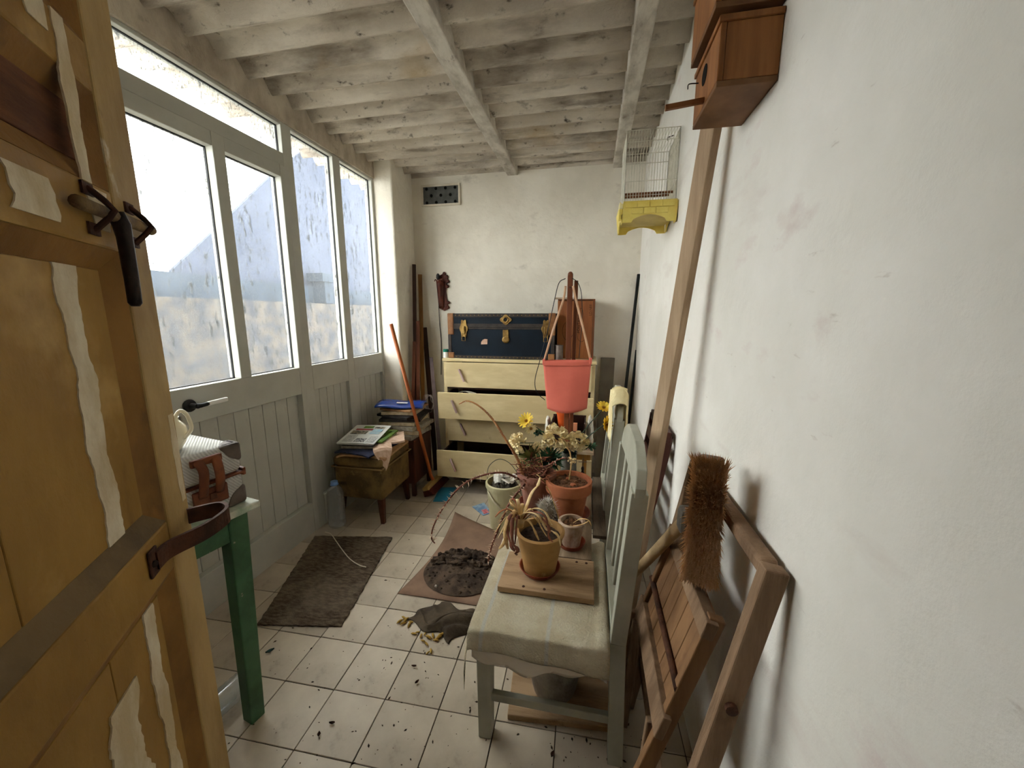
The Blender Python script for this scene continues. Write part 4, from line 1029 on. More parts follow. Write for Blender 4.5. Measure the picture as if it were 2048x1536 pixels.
G().tube([(kx0 - .03, ky0 + .05, kz1 + .018), (kx0 + .11, ky0 + .05, kz1 + .018)], .007, 8).build('batten', M_shelf, ct)
# tin on the stand
M_tin = mat('dull_tin', (132, 120, 112), (96, 84, 78), 10, rough=.5, metal=.5)
tcn = pz(1104, 706, 1.05); tcn = Vector((-.225, 2.885, 1.0095))
tt = thing('tin_can', 'dull grey tin can before the crate on the dresser', 'can', tcn)
G().lathe([(0, .002), (.030, .002), (.030, .108), (.0285, .108), (.0285, .008), (0, .008)], tcn, 24).build('can_wall', M_tin, tt, smooth=False)
G().lathe([(.0285, .106), (.0318, .106), (.0318, .110), (.0285, .110)], tcn, 24, closed=True).build('rim', M_tin, tt)
G().lathe([(.0285, 0), (.0318, 0), (.0318, .004), (.0285, .004)], tcn, 24, closed=True).build('bottom_rim', M_tin, tt)
# on the side table: dark box of oddments, orange pot, plastic bag
M_dkbox = mat('dark_brown_box', (58, 34, 26), (40, 24, 18), 8, rough=.7)
bz = SZT + .002; bx0, bx1, by0, by1 = -.222, -.008, 2.315, 2.50
bx = thing('open_box', 'dark open wooden box of oddments on the side table', 'box', ((bx0 + bx1) / 2, (by0 + by1) / 2, bz))
G().box(bx0, bx1, by0, by0 + .010, bz, bz + .115).build('front_board', M_dkbox, bx, bevel=.002); G().box(bx0, bx1, by1 - .01, by1, bz, bz + .175).build('back_board', M_dkbox, bx, bevel=.002)
for x in (bx0, bx1 - .01): G().box(x, x + .010, by0 + .010, by1 - .01, bz, bz + .165).build('side_board', M_dkbox, bx, bevel=.002)
G().box(bx0 + .01, bx1 - .01, by0 + .01, by1 - .01, bz, bz + .01).build('bottom', M_dkbox, bx)
tag(G().lathe([(0, 0), (.030, 0), (.042, .10), (.046, .10), (.046, .125), (.040, .125), (.028, .008), (0, .008)], (-.150, 2.40, bz + .105), 22).build('flower_pot', mat('bright_orange_plastic', (214, 92, 36), (196, 78, 28), 5, rough=.45), smooth=False), 'bright orange plastic pot in the dark open box below the pink bag', 'pot')
tag(G().box(-.085, -.06, 2.36, 2.38, bz + .011, bz + .155).build('card_packet', mat('salmon_card', (226, 150, 110), rough=.8), bevel=.002), 'small upright salmon card packet inside the dark open box', 'packet')
M_film = mat('crumpled_white_plastic', (214, 208, 196), (190, 182, 168), 9, rough=.45, bump=.5, bscale=22)
tag(G().blob((-.135, 2.45, bz + .055), (.06, .035, .045), 2, .2, 2).build('soil_lump', M_soil), 'lump of dry brown soil lying inside the dark open box', 'soil')
g = G().blob((.018, 2.415, SZT + .10), (.023, .075, .10), 6, .10, 3)
for v in g.v: v.z = max(v.z, SZT + .001)
tag(g.build('plastic_bag', M_film, smooth=True), 'crumpled whitish plastic bag on the right end of the side table', 'bag', 'plastic bags on the side table')
g = G().blob((-.246, 2.40, SZT + .095), (.020, .06, .095), 8, .10, 3)
for v in g.v: v.z = max(v.z, SZT + .001)
tag(g.build('plastic_bag', M_film, smooth=True), 'white plastic bag squeezed left of the dark open box', 'bag', 'plastic bags on the side table')

# ------------------------------------------------------------------ wooden prop with the pink bag
M_prop = mat('red_brown_prop_wood', (128, 72, 44), (100, 54, 32), 6, stretch=(3, 3, .35), rough=.55)
PY = 2.235; pxx = py(1137, 700, PY).x
pr = thing('wooden_prop', 'tall narrow wooden prop of two hinged slats carrying the pink bag', 'clothes prop', (pxx, PY, 0))
zt2 = py(1137, 552, PY).z
sl = G().beam((pxx, PY - .03, 0), (pxx, PY, zt2), .030, .013, (0, 1, 0)).build('front_slat', M_prop, pr, bevel=.003)
G().lathe([(0, -.001), (.015, 0), (.0145, .012), (.009, .022), (0, .025)], (pxx, PY, zt2 - .001), 14, Matrix.Diagonal((1, .45, 1))).build('rounded_tip', M_prop, sl, smooth=True)
r1 = py(1153, 562, PY + .05)
G().beam((r1.x - .01, PY + .035, .0), (r1.x, PY + .022, r1.z), .022, .011, (0, 1, 0)).build('rear_slat', M_prop, pr, bevel=.003)
hz_ = py(1137, 575, PY).z
G().tube([(pxx, PY - .012, hz_), (pxx + .014, PY + .03, hz_), (r1.x, PY + .035, hz_)], .005, 8).build('hinge_pin', M_dkwood, pr)
M_pink = mat('salmon_pink_plastic', (232, 124, 106), (220, 110, 94), 3, rough=.42, spec=.35)
M_strap = mat('pale_tan_strap', (220, 182, 150), (200, 158, 124), 12, rough=.7)
by = PY - .062
tl, tr2, bl, br2, bm_ = [py(x, y, by) for x, y in ((1086, 722), (1183, 722), (1094, 817), (1174, 817), (1133, 827))]
bg_ = thing('pink_bag', 'salmon pink plastic bucket bag hanging by pale straps from the prop', 'bag', (bm_.x, by, bm_.z))
def bagf(u, v):
    b = bl.lerp(br2, u); b.z -= (bl.z - bm_.z) * (1 - (2 * u - 1) ** 2)
    t = tl.lerp(tr2, u); p = b.lerp(t, v); bow = math.sin(PI * u)
    return Vector((p.x, by - .022 * bow * (1 - .6 * v) - .002 * math.sin(u * 12) * v, p.z))
G().sheet(bagf, 20, 16, (0, .003, 0)).build('bag_front', M_pink, bg_, smooth=True)
G().sheet(lambda u, v: bagf(u, v) + Vector((0, .010 + .030 * math.sin(PI * u) * (1 - .2 * v), .004 * v)), 20, 16, (0, .003, 0)).build('bag_back', M_pink, bg_, smooth=True)
G().sheet(lambda u, v: bagf(u, .90 + .10 * v) + Vector((0, -.0035, 0)), 20, 3, (0, .003, 0)).build('hem', M_pink, bg_, smooth=True)
for s, pts in ((-1, ((1088, 722), (1108, 655), (1127, 598), (1131, 572))), (1, ((1181, 720), (1166, 655), (1152, 600), (1146, 572)))):
    q = [py(x, y, by + d) for (x, y), d in zip(pts, (.004, .02, .04, .05))]
    G().tube(bez(q, 4), .0062, 8, flat=.35, up=(0, 1, 0)).build('strap', M_strap, bg_, smooth=True)
    G().box(q[0].x - .008, q[0].x + .008, by - .005, by + .010, q[0].z - .022, q[0].z + .012).build('strap_tab', M_pink, bg_, bevel=.003)
def cab(pts, d): return bez([py(x, y, by + k) for (x, y), k in zip(pts, d)], 6)
tag(G().tube(cab(((1131, 557), (1118, 566), (1109, 600), (1097, 655), (1080, 720), (1070, 760), (1074, 785), (1090, 800)), (.05, .045, .04, .03, .03, .03, .03, .03)), .0024, 6).build('cable', mat('black_cable', (30, 30, 34), rough=.6), smooth=True), 'black cable looping from the prop top past the left of the pink bag', 'cable')
tag(G().tube(cab(((1144, 556), (1156, 566), (1163, 590), (1164, 640), (1160, 690), (1158, 716)), (.05, .05, .05, .05, .05, .05)), .0022, 6).build('cable', mat('black_cable_thin', (34, 32, 32), rough=.6), smooth=True), 'thin black cable hanging down in front of the crate', 'cable')

# black poles in the far right corner
M_pole = mat('black_metal_pole', (28, 30, 30), (40, 42, 40), 10, rough=.5, metal=.4)
pt = py(1279, 548, 3.17)
tag(G().tube([(.235, 3.02, 0), (pt.x - .004, 3.185, pt.z)], .012, 10).build('metal_pole', M_pole, smooth=True), 'tall black metal pole leaning in the far right corner', 'pole', 'black poles in the corner')
pt = py(1270, 700, 3.15)
tag(G().tube([(.285, 2.98, 0), (pt.x + .012, 3.15, pt.z)], .011, 10).build('metal_pole', M_pole, smooth=True), 'shorter black pole leaning beside the tall corner pole', 'pole', 'black poles in the corner')
# pale board leaning on the back wall right of the stand
tag(G().beam((.12, 2.96, 0), (.145, 3.19, 1.00), .11, .016, (0, 1, 0)).build('grey_board', mat('grey_board_paint', (120, 112, 98), (98, 90, 78), 5, rough=.8), bevel=.002), 'dull grey board leaning on the back wall behind the candlestick', 'board')
# ------------------------------------------------------------------ two grey-green chairs in a row, facing the windows
M_chair = mat('grey_green_chair_paint', (176, 176, 160), (158, 158, 142), 5, rough=.5, bump=.06, bscale=40, spots=(((96, 90, 74), 22.0, (1, 1, .5), .68, .76),))
CY0, CY1 = 1.000, 1.400
SEAT = .405
ch = thing('dining_chair', 'near grey-green wooden chair draped with a cream towel', 'chair', (-.09, 1.2, 0), 'grey-green chairs in a row')
def cbeam(name, p, q, w, t, up=(0, 1, 0), w1=None, t1=None, bv=.003): return G().beam(p, q, w, t, up, w1, t1).build(name, M_chair, ch, bevel=bv)
for y in (CY0, CY1):
    cbeam('leg', (-.287, y, 0), (-.287, y, SEAT - .02), .042, .042, w1=.048, t1=.046)
    # back post: leg and upright in one bent piece
    g = G(); pts = [(.118, 0), (.108, .42), (.142, .88)]
    w = .036
    for (xa, za), (xb, zb3) in zip(pts[:-1], pts[1:]): g.beam((xa, y, za), (xb, y, zb3), .044, w, (0, 1, 0))
    g.build('back_post', M_chair, ch, bevel=.002)
    cbeam('seat_rail', (-.265, y, SEAT - .045), (.092, y, SEAT - .045), .05, .022, (0, 1, 0))
    cbeam('stretcher', (-.268, y, .150), (.100, y, .150), .028, .020, (0, 1, 0))
for x in (-.287, .104): cbeam('seat_rail', (x, CY0 + .02, SEAT - .045), (x, CY1 - .02, SEAT - .045), .020, .05)
cbeam('stretcher', (-.287, CY0 + .02, .215), (-.287, CY1 - .02, .215), .020, .03)
cbeam('stretcher', (.113, CY0 + .02, .190), (.113, CY1 - .02, .190), .020, .03)
G().box(-.312, .088, CY0 - .022, CY1 + .022, SEAT - .02, SEAT).build('seat', M_chair, ch, bevel=.006)
# arched top rail
def railpoly():
    n = 20; top = []; bot = []
    for i in range(n + 1):
        t = i / n; y = CY0 - .02 + (CY1 - CY0 + .04) * t; s = abs(2 * t - 1)
        top.append((y, .985 - (.060 * max(0, (s - .35) / .65) ** 1.5) - (.03 if s > .985 else 0))); bot.append((y, .868 + .014 * (1 - s ** 2)))
    return top + bot[::-1]
g = G().prism(railpoly(), lambda u, v, d: (.127 + d + (v - .88) * .075, u, v), 0, .028); g.build('top_rail', M_chair, ch, bevel=.003)
for k in range(3):
    y = CY0 + .1 + k * .1
    cbeam('back_slat', (.108, y, .455), (.140, y, .885), .014, .036, (0, 1, 0))
cbeam('lower_back_rail', (.107, CY0 + .018, .45), (.107, CY1 - .018, .45), .02, .04)
ch2 = copy_tree(ch, (-.09, 1.2 + .735, 0)); ch2['label'] = 'far grey-green wooden chair with a cream rag over its back'

# ------------------------------------------------------------------ towel and white cloth on the near chair
def towel_mat():
    m = mat('cream_terry_towel', (240, 228, 196), (226, 210, 172), 14, rough=1.0, bump=1.0, bscale=160, sheen=.2)
    nt = m.node_tree; N, L = nt.nodes, nt.links
    b = N['Principled BSDF']; src = b.inputs['Base Color'].links[0].from_socket
    tc = N.new('ShaderNodeTexCoord'); wv = N.new('ShaderNodeTexWave'); wv.bands_direction = 'X'; wv.inputs['Scale'].default_value = 1.6; wv.inputs['Phase Offset'].default_value = 1.9; wv.inputs['Distortion'].default_value = .4
    L.new(tc.outputs['Object'], wv.inputs['Vector'])
    r = N.new('ShaderNodeMapRange'); r.inputs[1].default_value = .985; r.inputs[2].default_value = .998; L.new(wv.outputs['Fac'], r.inputs[0])
    mx = N.new('ShaderNodeMix'); mx.data_type = 'RGBA'; L.new(r.outputs[0], mx.inputs[0]); L.new(src, mx.inputs[6]); mx.inputs[7].default_value = lin(228, 222, 204)
    L.new(mx.outputs[2], b.inputs['Base Color']); return m
M_towel = towel_mat()
M_linen = mat('white_linen', (232, 224, 210), (220, 210, 194), 6, rough=.9, bump=.08, bscale=120)
def drape(x0, x1, y0, y1, z, near, left, right, seed, fold):
    """cloth on the seat: near/left/right give the overhang (functions of the position along that edge)"""
    def f(u, v):
        # v 0..1: 0 = hem of the near overhang, then up and over the seat to the far side
        rr = .018
        ln = near(u); tot = ln + (y1 - y0)
        s = v * tot
        x = x0 + (x1 - x0) * u
        wob = fold * math.sin(u * 17 + seed) * max(0, 1 - s / max(ln, .01)) 
        if s < ln:
            d = ln - s; yy = y0 - .010 - .012 * min(1, d / .05) + wob; zz = z - d
            k = max(0, 1 - d / .02); yy += .012 * k * 0
        else:
            yy = y0 + (s - ln); zz = z + .0
            e = min(1, (s - ln) / .02); zz -= .006 * (1 - e)
        # side overhang
        ul = max(0, (.0 - x + x0))
        return Vector((x, yy, zz))
    return f
def side_drop(p, xl, dl, xr, dr, z):
    p = Vector(p)
    if p.x < xl:
        d = xl - p.x; p.z -= min(d, dl) * .95; p.x = xl - .010 - d * .12
    return p
tw = drape(-.425, .085, .966, 1.47, SEAT + .0175, lambda u: .053 + .055 * max(0, 1 - u * 5) + .030 * (u ** 2), None, None, 1.0, .003)
def twf(u, v):
    p = tw(u, v); wav = .0012 * math.sin(p.x * 40) * math.sin(p.y * 33)
    p = side_drop(p, -.318, .11, 9, 0, SEAT); p.z += wav
    if p.x > .05: p.z += .010 * math.sin((p.x - .05) * 80) * (1 if p.y > .97 else .3) + .003
    return p
tag(G().sheet(twf, 60, 70, .005).build('towel', M_towel, smooth=True), 'cream terry towel with pale stripes draped over the near chair seat', 'towel')
ln2 = drape(-.318, .080, .976, 1.40, SEAT + .0085, lambda u: .104 - .030 * math.cos(u * 7 + .4) * .5 + .010 * math.sin(u * 19), None, None, 2.0, .0015)
def lnf(u, v):
    p = ln2(u, v)
    if p.y < .976: p.y += .003
    return p
tag(G().sheet(lnf, 40, 50, .002).build('white_cloth', M_linen, smooth=True), 'plain white cloth hanging below the cream towel on the near chair', 'cloth')

# ------------------------------------------------------------------ boards across the chair seats
M_plank = mat('weathered_board', (176, 146, 112), (140, 112, 82), 5, stretch=(.5, 4, 1), rough=.85, bump=.3, bscale=22, bstretch=(1, 8, 1), spots=(((92, 70, 50), 9, (.7, 2.5, 1), .60, .76), ((214, 200, 172), 26, (1, 1, 1), .70, .76)))
M_plank2 = mat('weathered_board_lengthwise', (160, 138, 112), (122, 102, 80), 5, stretch=(4, .5, 1), rough=.85, bump=.3, bscale=22, bstretch=(8, 1, 1), spots=(((84, 66, 50), 9, (2.5, .7, 1), .60, .76),))
bzt = SEAT + .0195
b1 = tag(G().box(-.276, .042, 1.118, 1.318, bzt + .001, bzt + .021).build('board', M_plank, bevel=.002), 'short weathered board with rusty nails under the ochre pot', 'board')
src = None
for x in (-.245, -.19, .015, -.02, -.12):
    p = Vector((x, 1.300 if x not in (-.19, -.12) else 1.134, bzt + .021)) - ABS[b1.name]
    if src is None:
        src = G().lathe([(0, 0), (.005, 0), (.004, .002), (0, .0025)], (0, 0, 0), 10).build('nail_head', M_rust, b1)
        for v in src.data.vertices: v.co += ABS[b1.name]
        ob = src
    else: ob = src.copy(); COL.objects.link(ob); ob.parent = b1
    ob.location = p
b2 = tag(G().box(-.262, .034, 1.322, 2.06, bzt + .001, bzt + .021).build('board', M_plank2, bevel=.002), 'long weathered board bridging the two chairs under the clay pots', 'board')
b3 = tag(G().box(.040, .095, 1.50, 2.10, bzt + .001, bzt + .016).build('board', mat('dark_mossy_board', (104, 90, 72), (74, 62, 50), 7, stretch=(3, .6, 1), rough=.9, bump=.3, bscale=30), bevel=.002), 'narrow dark board along the chair backs beside the clay pot', 'board')
BZ = bzt + .0215

# ------------------------------------------------------------------ pots
M_ochrepot = mat('ochre_clay_pot', (180, 140, 88), (152, 114, 66), 5, stretch=(1, 1, 1.5), rough=.8, bump=.12, bscale=30, spots=(((128, 96, 52), 6, (1, 1, 1.4), .58, .76), ((214, 180, 120), 9, (1, 1, 1), .62, .75)))
M_terra = mat('terracotta', (168, 102, 68), (142, 80, 50), 6, rough=.85, bump=.12, bscale=40, spots=(((206, 160, 126), 7, (1, 1, 2.5), .62, .74), ((104, 54, 34), 9, (1, 1, 1), .63, .76)))
M_saucer = mat('red_brown_plastic_saucer', (146, 72, 46), (124, 58, 36), 6, rough=.5)
M_soil2 = mat('light_brown_soil', (128, 88, 58), (84, 56, 38), 26, rough=1.0, bump=.8, bscale=80)
M_dksoil = mat('dark_pot_soil', (84, 64, 50), (48, 36, 28), 30, rough=1.0, bump=.8, bscale=90)
def saucer(parent, c, r, m=M_saucer):
    G().lathe([(0, 0), (r * .82, 0), (r, .020), (r * .96, .020), (r * .80, .004), (0, .004)], c, 30).build('saucer', m, parent, smooth=False)
def pot(parent, c, rb, rt, hh, m, rim=0.0, rimh=.0, soil=None, soild=.02):
    prof = [(0, 0), (rb, 0)]
    if rim: prof += [(rb + (rt - rb) * (1 - rimh / hh), hh - rimh), (rt + rim, hh - rimh + .002), (rt + rim * 1.3, hh - .004), (rt + rim, hh)]
    else: prof += [(rt * .992, hh - .012), (rt + .003, hh - .010), (rt + .004, hh - .003), (rt + .001, hh)]
    prof += [(rt - .007, hh), (rt - .010, hh - .02), (rb * .9, .01), (0, .01)]
    ob = G().lathe(prof, c, 40).build('pot_wall', m, parent, smooth=True)
    md = ob.modifiers.new('edge', 'EDGE_SPLIT'); md.split_angle = math.radians(50)
    if soil:
        rs = rb + (rt - rb) * (1 - soild / hh) - .008
        rr = random.Random(5)
        g = G().sheet(lambda u, v: (c[0] + rs * u * math.cos(2 * PI * v), c[1] + rs * u * math.sin(2 * PI * v), c[2] + hh - soild + .006 * (1 - u * u) + rr.uniform(-.002, .002)), 8, 24, 0)
        so = g.build('soil', soil, parent)
        g = G()
        for i in range(60):
            q, r_ = rr.uniform(0, 2 * PI), rs * math.sqrt(rr.random()) * .95; s = rr.uniform(.003, .008)
            g.blob((c[0] + r_ * math.cos(q), c[1] + r_ * math.sin(q), c[2] + hh - soild + .006), (s, s, s * .7), i, .3, 1)
        k = g.build('clods', soil, so); k['kind'] = 'stuff'
def S(x, y, Y): return py(x, y, Y)

p1c = Vector((-.148, 1.232, BZ))
P1 = thing('plant_pot', 'tapered ochre clay pot with withered strap leaves nearest the camera', 'plant pot', p1c, 'plant pots on the boards')
saucer(P1, p1c, .073)
pot(P1, p1c + Vector((0, 0, .005)), .056, .082, .150, M_ochrepot, soil=M_dksoil, soild=.022)
M_strapleaf = mat('straw_dead_leaf', (214, 182, 126), (176, 136, 84), 18, stretch=(1, 1, 3), rough=.75, spots=(((120, 70, 50), 14, (1, 1, 1), .62, .74),))
M_redleaf = mat('red_brown_dead_leaf', (140, 82, 60), (104, 58, 42), 18, rough=.8)
M_paleleaf = mat('pale_cream_dead_leaf', (228, 204, 156), (200, 166, 112), 20, rough=.75)
def sleaf(pts, w, m, parent, flat=.28, name='withered_leaf', d=None):
    q = bez([S(x, y, Y) for x, y, Y in pts], 5); n = len(q)
    rs = [w * (.45 + .55 * math.sin(PI * min(1, (i / (n - 1)) * 1.25 + .1)) if i / (n - 1) < .72 else .45 + .55 * math.sin(PI * 1.0 * (1 - i / (n - 1)) / .28 * .5)) for i in range(n)]
    rs = [max(.0012, r) for r in rs]
    return G().tube(q, rs, 7, flat=flat).build(name, m, parent, smooth=True)
crown = (1038, 1030)
LV = [([(1040, 1040, 1.23), (1030, 1022, 1.21), (1022, 1040, 1.18), (1012, 1075, 1.16), (1016, 1098, 1.15)], .009, M_strapleaf),
      ([(1042, 1040, 1.23), (1026, 1026, 1.20), (1014, 1052, 1.17), (1022, 1090, 1.14), (1030, 1102, 1.13)], .008, M_redleaf),
      ([(1044, 1040, 1.23), (1050, 1026, 1.20), (1075, 1030, 1.17), (1092, 1058, 1.15), (1104, 1062, 1.14), (1116, 1072, 1.13), (1121, 1092, 1.12)], .008, M_paleleaf),
      ([(1046, 1040, 1.23), (1060, 1022, 1.20), (1082, 1036, 1.17), (1096, 1050, 1.15), (1100, 1066, 1.13)], .0065, M_redleaf),
      ([(1042, 1042, 1.23), (1054, 1010, 1.25), (1064, 985, 1.27), (1076, 970, 1.29), (1080, 955, 1.30)], .008, M_paleleaf),
      ([(1040, 1042, 1.23), (1028, 1012, 1.24), (1020, 1000, 1.24), (1022, 1008, 1.21), (1034, 1016, 1.2)], .006, M_strapleaf),
      ([(1040, 1042, 1.23), (1034, 1008, 1.26), (1026, 998, 1.27), (1020, 1002, 1.27)], .005, M_redleaf),
      ([(1040, 1044, 1.23), (1020, 1020, 1.20), (1002, 1022, 1.18), (990, 1034, 1.17)], .006, mat('orange_dead_leaf', (170, 104, 54), (132, 74, 38), 14, rough=.75)),
      ([(1044, 1044, 1.23), (1070, 1024, 1.19), (1092, 1036, 1.16), (1098, 1074, 1.13), (1106, 1084, 1.12)], .005, M_redleaf),
      ([(1038, 1044, 1.23), (1018, 1036, 1.19), (1010, 1060, 1.16), (1008, 1085, 1.15), (998, 1098, 1.14)], .007, M_strapleaf),
      ([(1046, 1040, 1.23), (1064, 1018, 1.2), (1088, 1022, 1.18), (1104, 1050, 1.15)], .006, M_paleleaf),
      ([(1036, 1040, 1.23), (1028, 1028, 1.2), (1024, 1056, 1.16), (1026, 1086, 1.14), (1036, 1100, 1.13), (1030, 1108, 1.13)], .007, M_redleaf)]
for pts, w, m in LV: sleaf(pts, w, m, P1)
rr = random.Random(41)
for i in range(16):
    a = rr.uniform(0, 2 * PI); ex, ey = 1040 + 62 * math.cos(a) * rr.uniform(.6, 1), 1044 + 46 * math.sin(a) * rr.uniform(.5, 1) + 14
    Ye = 1.22 - .07 * math.sin(a)
    sleaf([(1040, 1042, 1.23), ((1040 + ex) / 2, (1042 + ey) / 2 - rr.uniform(12, 34), (1.23 + Ye) / 2), (ex, ey, Ye)], rr.uniform(.003, .007), rr.choice((M_strapleaf, M_paleleaf, M_redleaf, M_strapleaf)), P1)
cr = S(1040, 1040, 1.23)
G().lathe([(0, -.03), (.013, -.025), (.016, 0), (.009, .016), (0, .02)], cr, 12).build('stem_base', M_paleleaf, P1, smooth=True)

p2c = Vector((-.046, 1.405, BZ))
P2 = thing('plant_pot', 'small cloudy white pot in a saucer behind the ochre pot', 'plant pot', p2c, 'plant pots on the boards')
M_cloudy = mat('cloudy_limescaled_pot', (186, 164, 142), (138, 104, 82), 12, stretch=(1, 1, .6), rough=.5, spots=(((214, 204, 192), 9, (1, 1, .5), .56, .7),))
saucer(P2, p2c, .056, M_saucer); pot(P2, p2c + Vector((0, 0, .005)), .034, .049, .100, M_cloudy, soil=M_soil2, soild=.016)
for pts, w in (([(1130, 1048, 1.40), (1148, 1052, 1.38), (1166, 1048, 1.37), (1178, 1042, 1.36)], .007), ([(1118, 1050, 1.41), (1116, 1030, 1.41), (1110, 1012, 1.40), (1100, 985, 1.38), (1092, 972, 1.36)], .007), ([(1140, 1050, 1.40), (1160, 1038, 1.39), (1176, 1040, 1.38), (1183, 1052, 1.37)], .004)):
    sleaf(pts, w, M_strapleaf, P2)

p3c = Vector((-.072, 1.640, BZ))
P3 = thing('plant_pot', 'round terracotta pot of dry soil with a thin twig', 'plant pot', p3c, 'plant pots on the boards')
saucer(P3, p3c, .100); pot(P3, p3c + Vector((0, 0, .006)), .068, .096, .165, M_terra, rim=.006, rimh=.05, soil=M_soil2, soild=.018)
G().tube(bez([p3c + Vector((.0, .02, .15)), S(1142, 930, 1.66), S(1140, 905, 1.66), S(1134, 895, 1.66)], 5), .0035, 6).build('twig', M_strapleaf, P3, smooth=True)
g = G(); rr = random.Random(2); cth = S(1143, 920, 1.66)
for i in range(9): g.blob(cth + Vector((rr.uniform(-.014, .014), rr.uniform(-.01, .01), rr.uniform(-.014, .014))), (.007, .007, .006), i, .3, 1)
g.build('seed_head', M_paleleaf, P3)
for i, (dx_, dy_, s) in enumerate(((-.02, -.02, .016), (.02, -.03, .013), (.03, .0, .014), (-.005, .03, .012), (.045, .02, .011))):
    G().blob(p3c + Vector((dx_, dy_, .158)), (s, s * .8, s * .7), i + 3, .18, 2).build('stone', M_terra if i % 2 else M_soil2, P3)

p4c = Vector((-.225, 1.70, BZ))
P4 = thing('plant_pot', 'dusty pinkish clay pot holding the long thorny stems', 'plant pot', p4c, 'plant pots on the boards')
M_pinkclay = mat('dusty_pink_clay', (156, 108, 92), (120, 78, 64), 6, rough=.9, bump=.1, bscale=40, spots=(((200, 176, 160), 8, (1, 1, 1), .62, .76),))
saucer(P4, p4c, .085); pot(P4, p4c + Vector((0, 0, .005)), .058, .088, .165, M_pinkclay, rim=.004, rimh=.03, soil=M_soil2, soild=.018)
M_thornstem = mat('red_brown_thorny_stem', (118, 66, 50), (88, 48, 38), 30, rough=.8)
M_stem_tan = mat('tan_woody_stem', (186, 132, 82), (140, 92, 56), 14, rough=.8, bump=.4, bscale=60)
M_thorn = mat('pale_thorn', (224, 200, 176), (196, 164, 138), 20, rough=.7)
def thorny(pts, r0, r1, m, seed, dens=150.0, tl=.012):
    q = bez(pts, 10); n = len(q)
    st = G().tube(q, [r0 + (r1 - r0) * i / (n - 1) for i in range(n)], 8).build('thorny_stem', m, P4, smooth=True)
    rr = random.Random(seed); g = G(); L = 0
    for i in range(1, n):
        d = q[i] - q[i - 1]; L += d.length
        t, a, b = frame_of(d)
        k = int(d.length * dens + rr.random())
        for _ in range(k):
            an = rr.uniform(0, 2 * PI); p = q[i - 1] + d * rr.random(); dr_ = (a * math.cos(an) + b * math.sin(an)); l = tl * rr.uniform(.6, 1.2); w = .0030
            tip = p + dr_ * (l + .003) + t * l * .2; s2 = t.cross(dr_)
            g.add([p + t * w, p - t * w * .5 + s2 * w, p - t * w * .5 - s2 * w, tip], [(0, 1, 3), (1, 2, 3), (2, 0, 3), (0, 2, 1)])
    th = g.build('thorns', M_thorn, st); th['kind'] = 'stuff'
base4 = p4c + Vector((0, 0, .155))
thorny([base4 + Vector((.0, .0, 0)), S(1050, 960, 1.66), S(1036, 920, 1.66), S(1012, 880, 1.66), S(985, 838, 1.67), S(958, 812, 1.68), S(935, 802, 1.69), S(918, 808, 1.70)], .0085, .0025, M_stem_tan, 1, 120, .011)
thorny([base4 + Vector((.02, -.01, 0)), S(1050, 962, 1.66), S(1010, 946, 1.62), S(968, 950, 1.60), S(925, 970, 1.57), S(890, 1010, 1.54), S(868, 1050, 1.52), S(863, 1076, 1.51), S(870, 1087, 1.51)], .0055, .0028, M_thornstem, 2, 150, .022)
thorny([base4 + Vector((-.02, -.03, .0)), S(1020, 1005, 1.56), S(1004, 1040, 1.50), S(990, 1075, 1.47), S(982, 1098, 1.46), S(976, 1125, 1.45)], .005, .003, M_thornstem, 3, 170, .021)
thorny([base4 + Vector((.02, .0, .0)), S(1075, 950, 1.66), S(1100, 930, 1.64), S(1120, 918, 1.62), S(1138, 916, 1.60)], .0045, .002, M_thornstem, 4, 120, .011)
# thicket of dry twigs in the same pot
rr = random.Random(17)
for i in range(46):
    a = rr.uniform(0, 2 * PI); o0 = base4 + Vector((.05 * math.cos(a) * rr.random(), .05 * math.sin(a) * rr.random(), -.01))
    d = Vector((rr.uniform(-.10, .11), rr.uniform(-.12, .06), rr.uniform(.01, .11)))
    pts = bez([o0, o0 + d * .5 + Vector((rr.uniform(-.03, .03), rr.uniform(-.03, .03), rr.uniform(0, .04))), o0 + d], 4)
    G().tube(pts, [rr.uniform(.0014, .0032)] * (len(pts) - 1) + [.001], 5).build('dry_twig', rr.choice((M_redleaf, M_strapleaf, M_thornstem, M_redleaf)), P4, smooth=True)
g = G()
for i in range(260):
    c_ = base4 + Vector((rr.gauss(.0, .045), rr.gauss(-.04, .045), abs(rr.gauss(.0, .05)) - .01)); s = rr.uniform(.004, .010)
    a = Vector((rr.uniform(-1, 1), rr.uniform(-1, 1), rr.uniform(-1, 1))).normalized() * s; b = Vector((rr.uniform(-1, 1), rr.uniform(-1, 1), rr.uniform(-1, 1))).normalized() * s * .5
    g.add([c_ - a, c_ + b, c_ + a, c_ - b + a * .1], [(0, 1, 2), (0, 2, 3)])
k = g.build('dry_leaf_bits', M_redleaf, P4, recalc=False); k['kind'] = 'stuff'
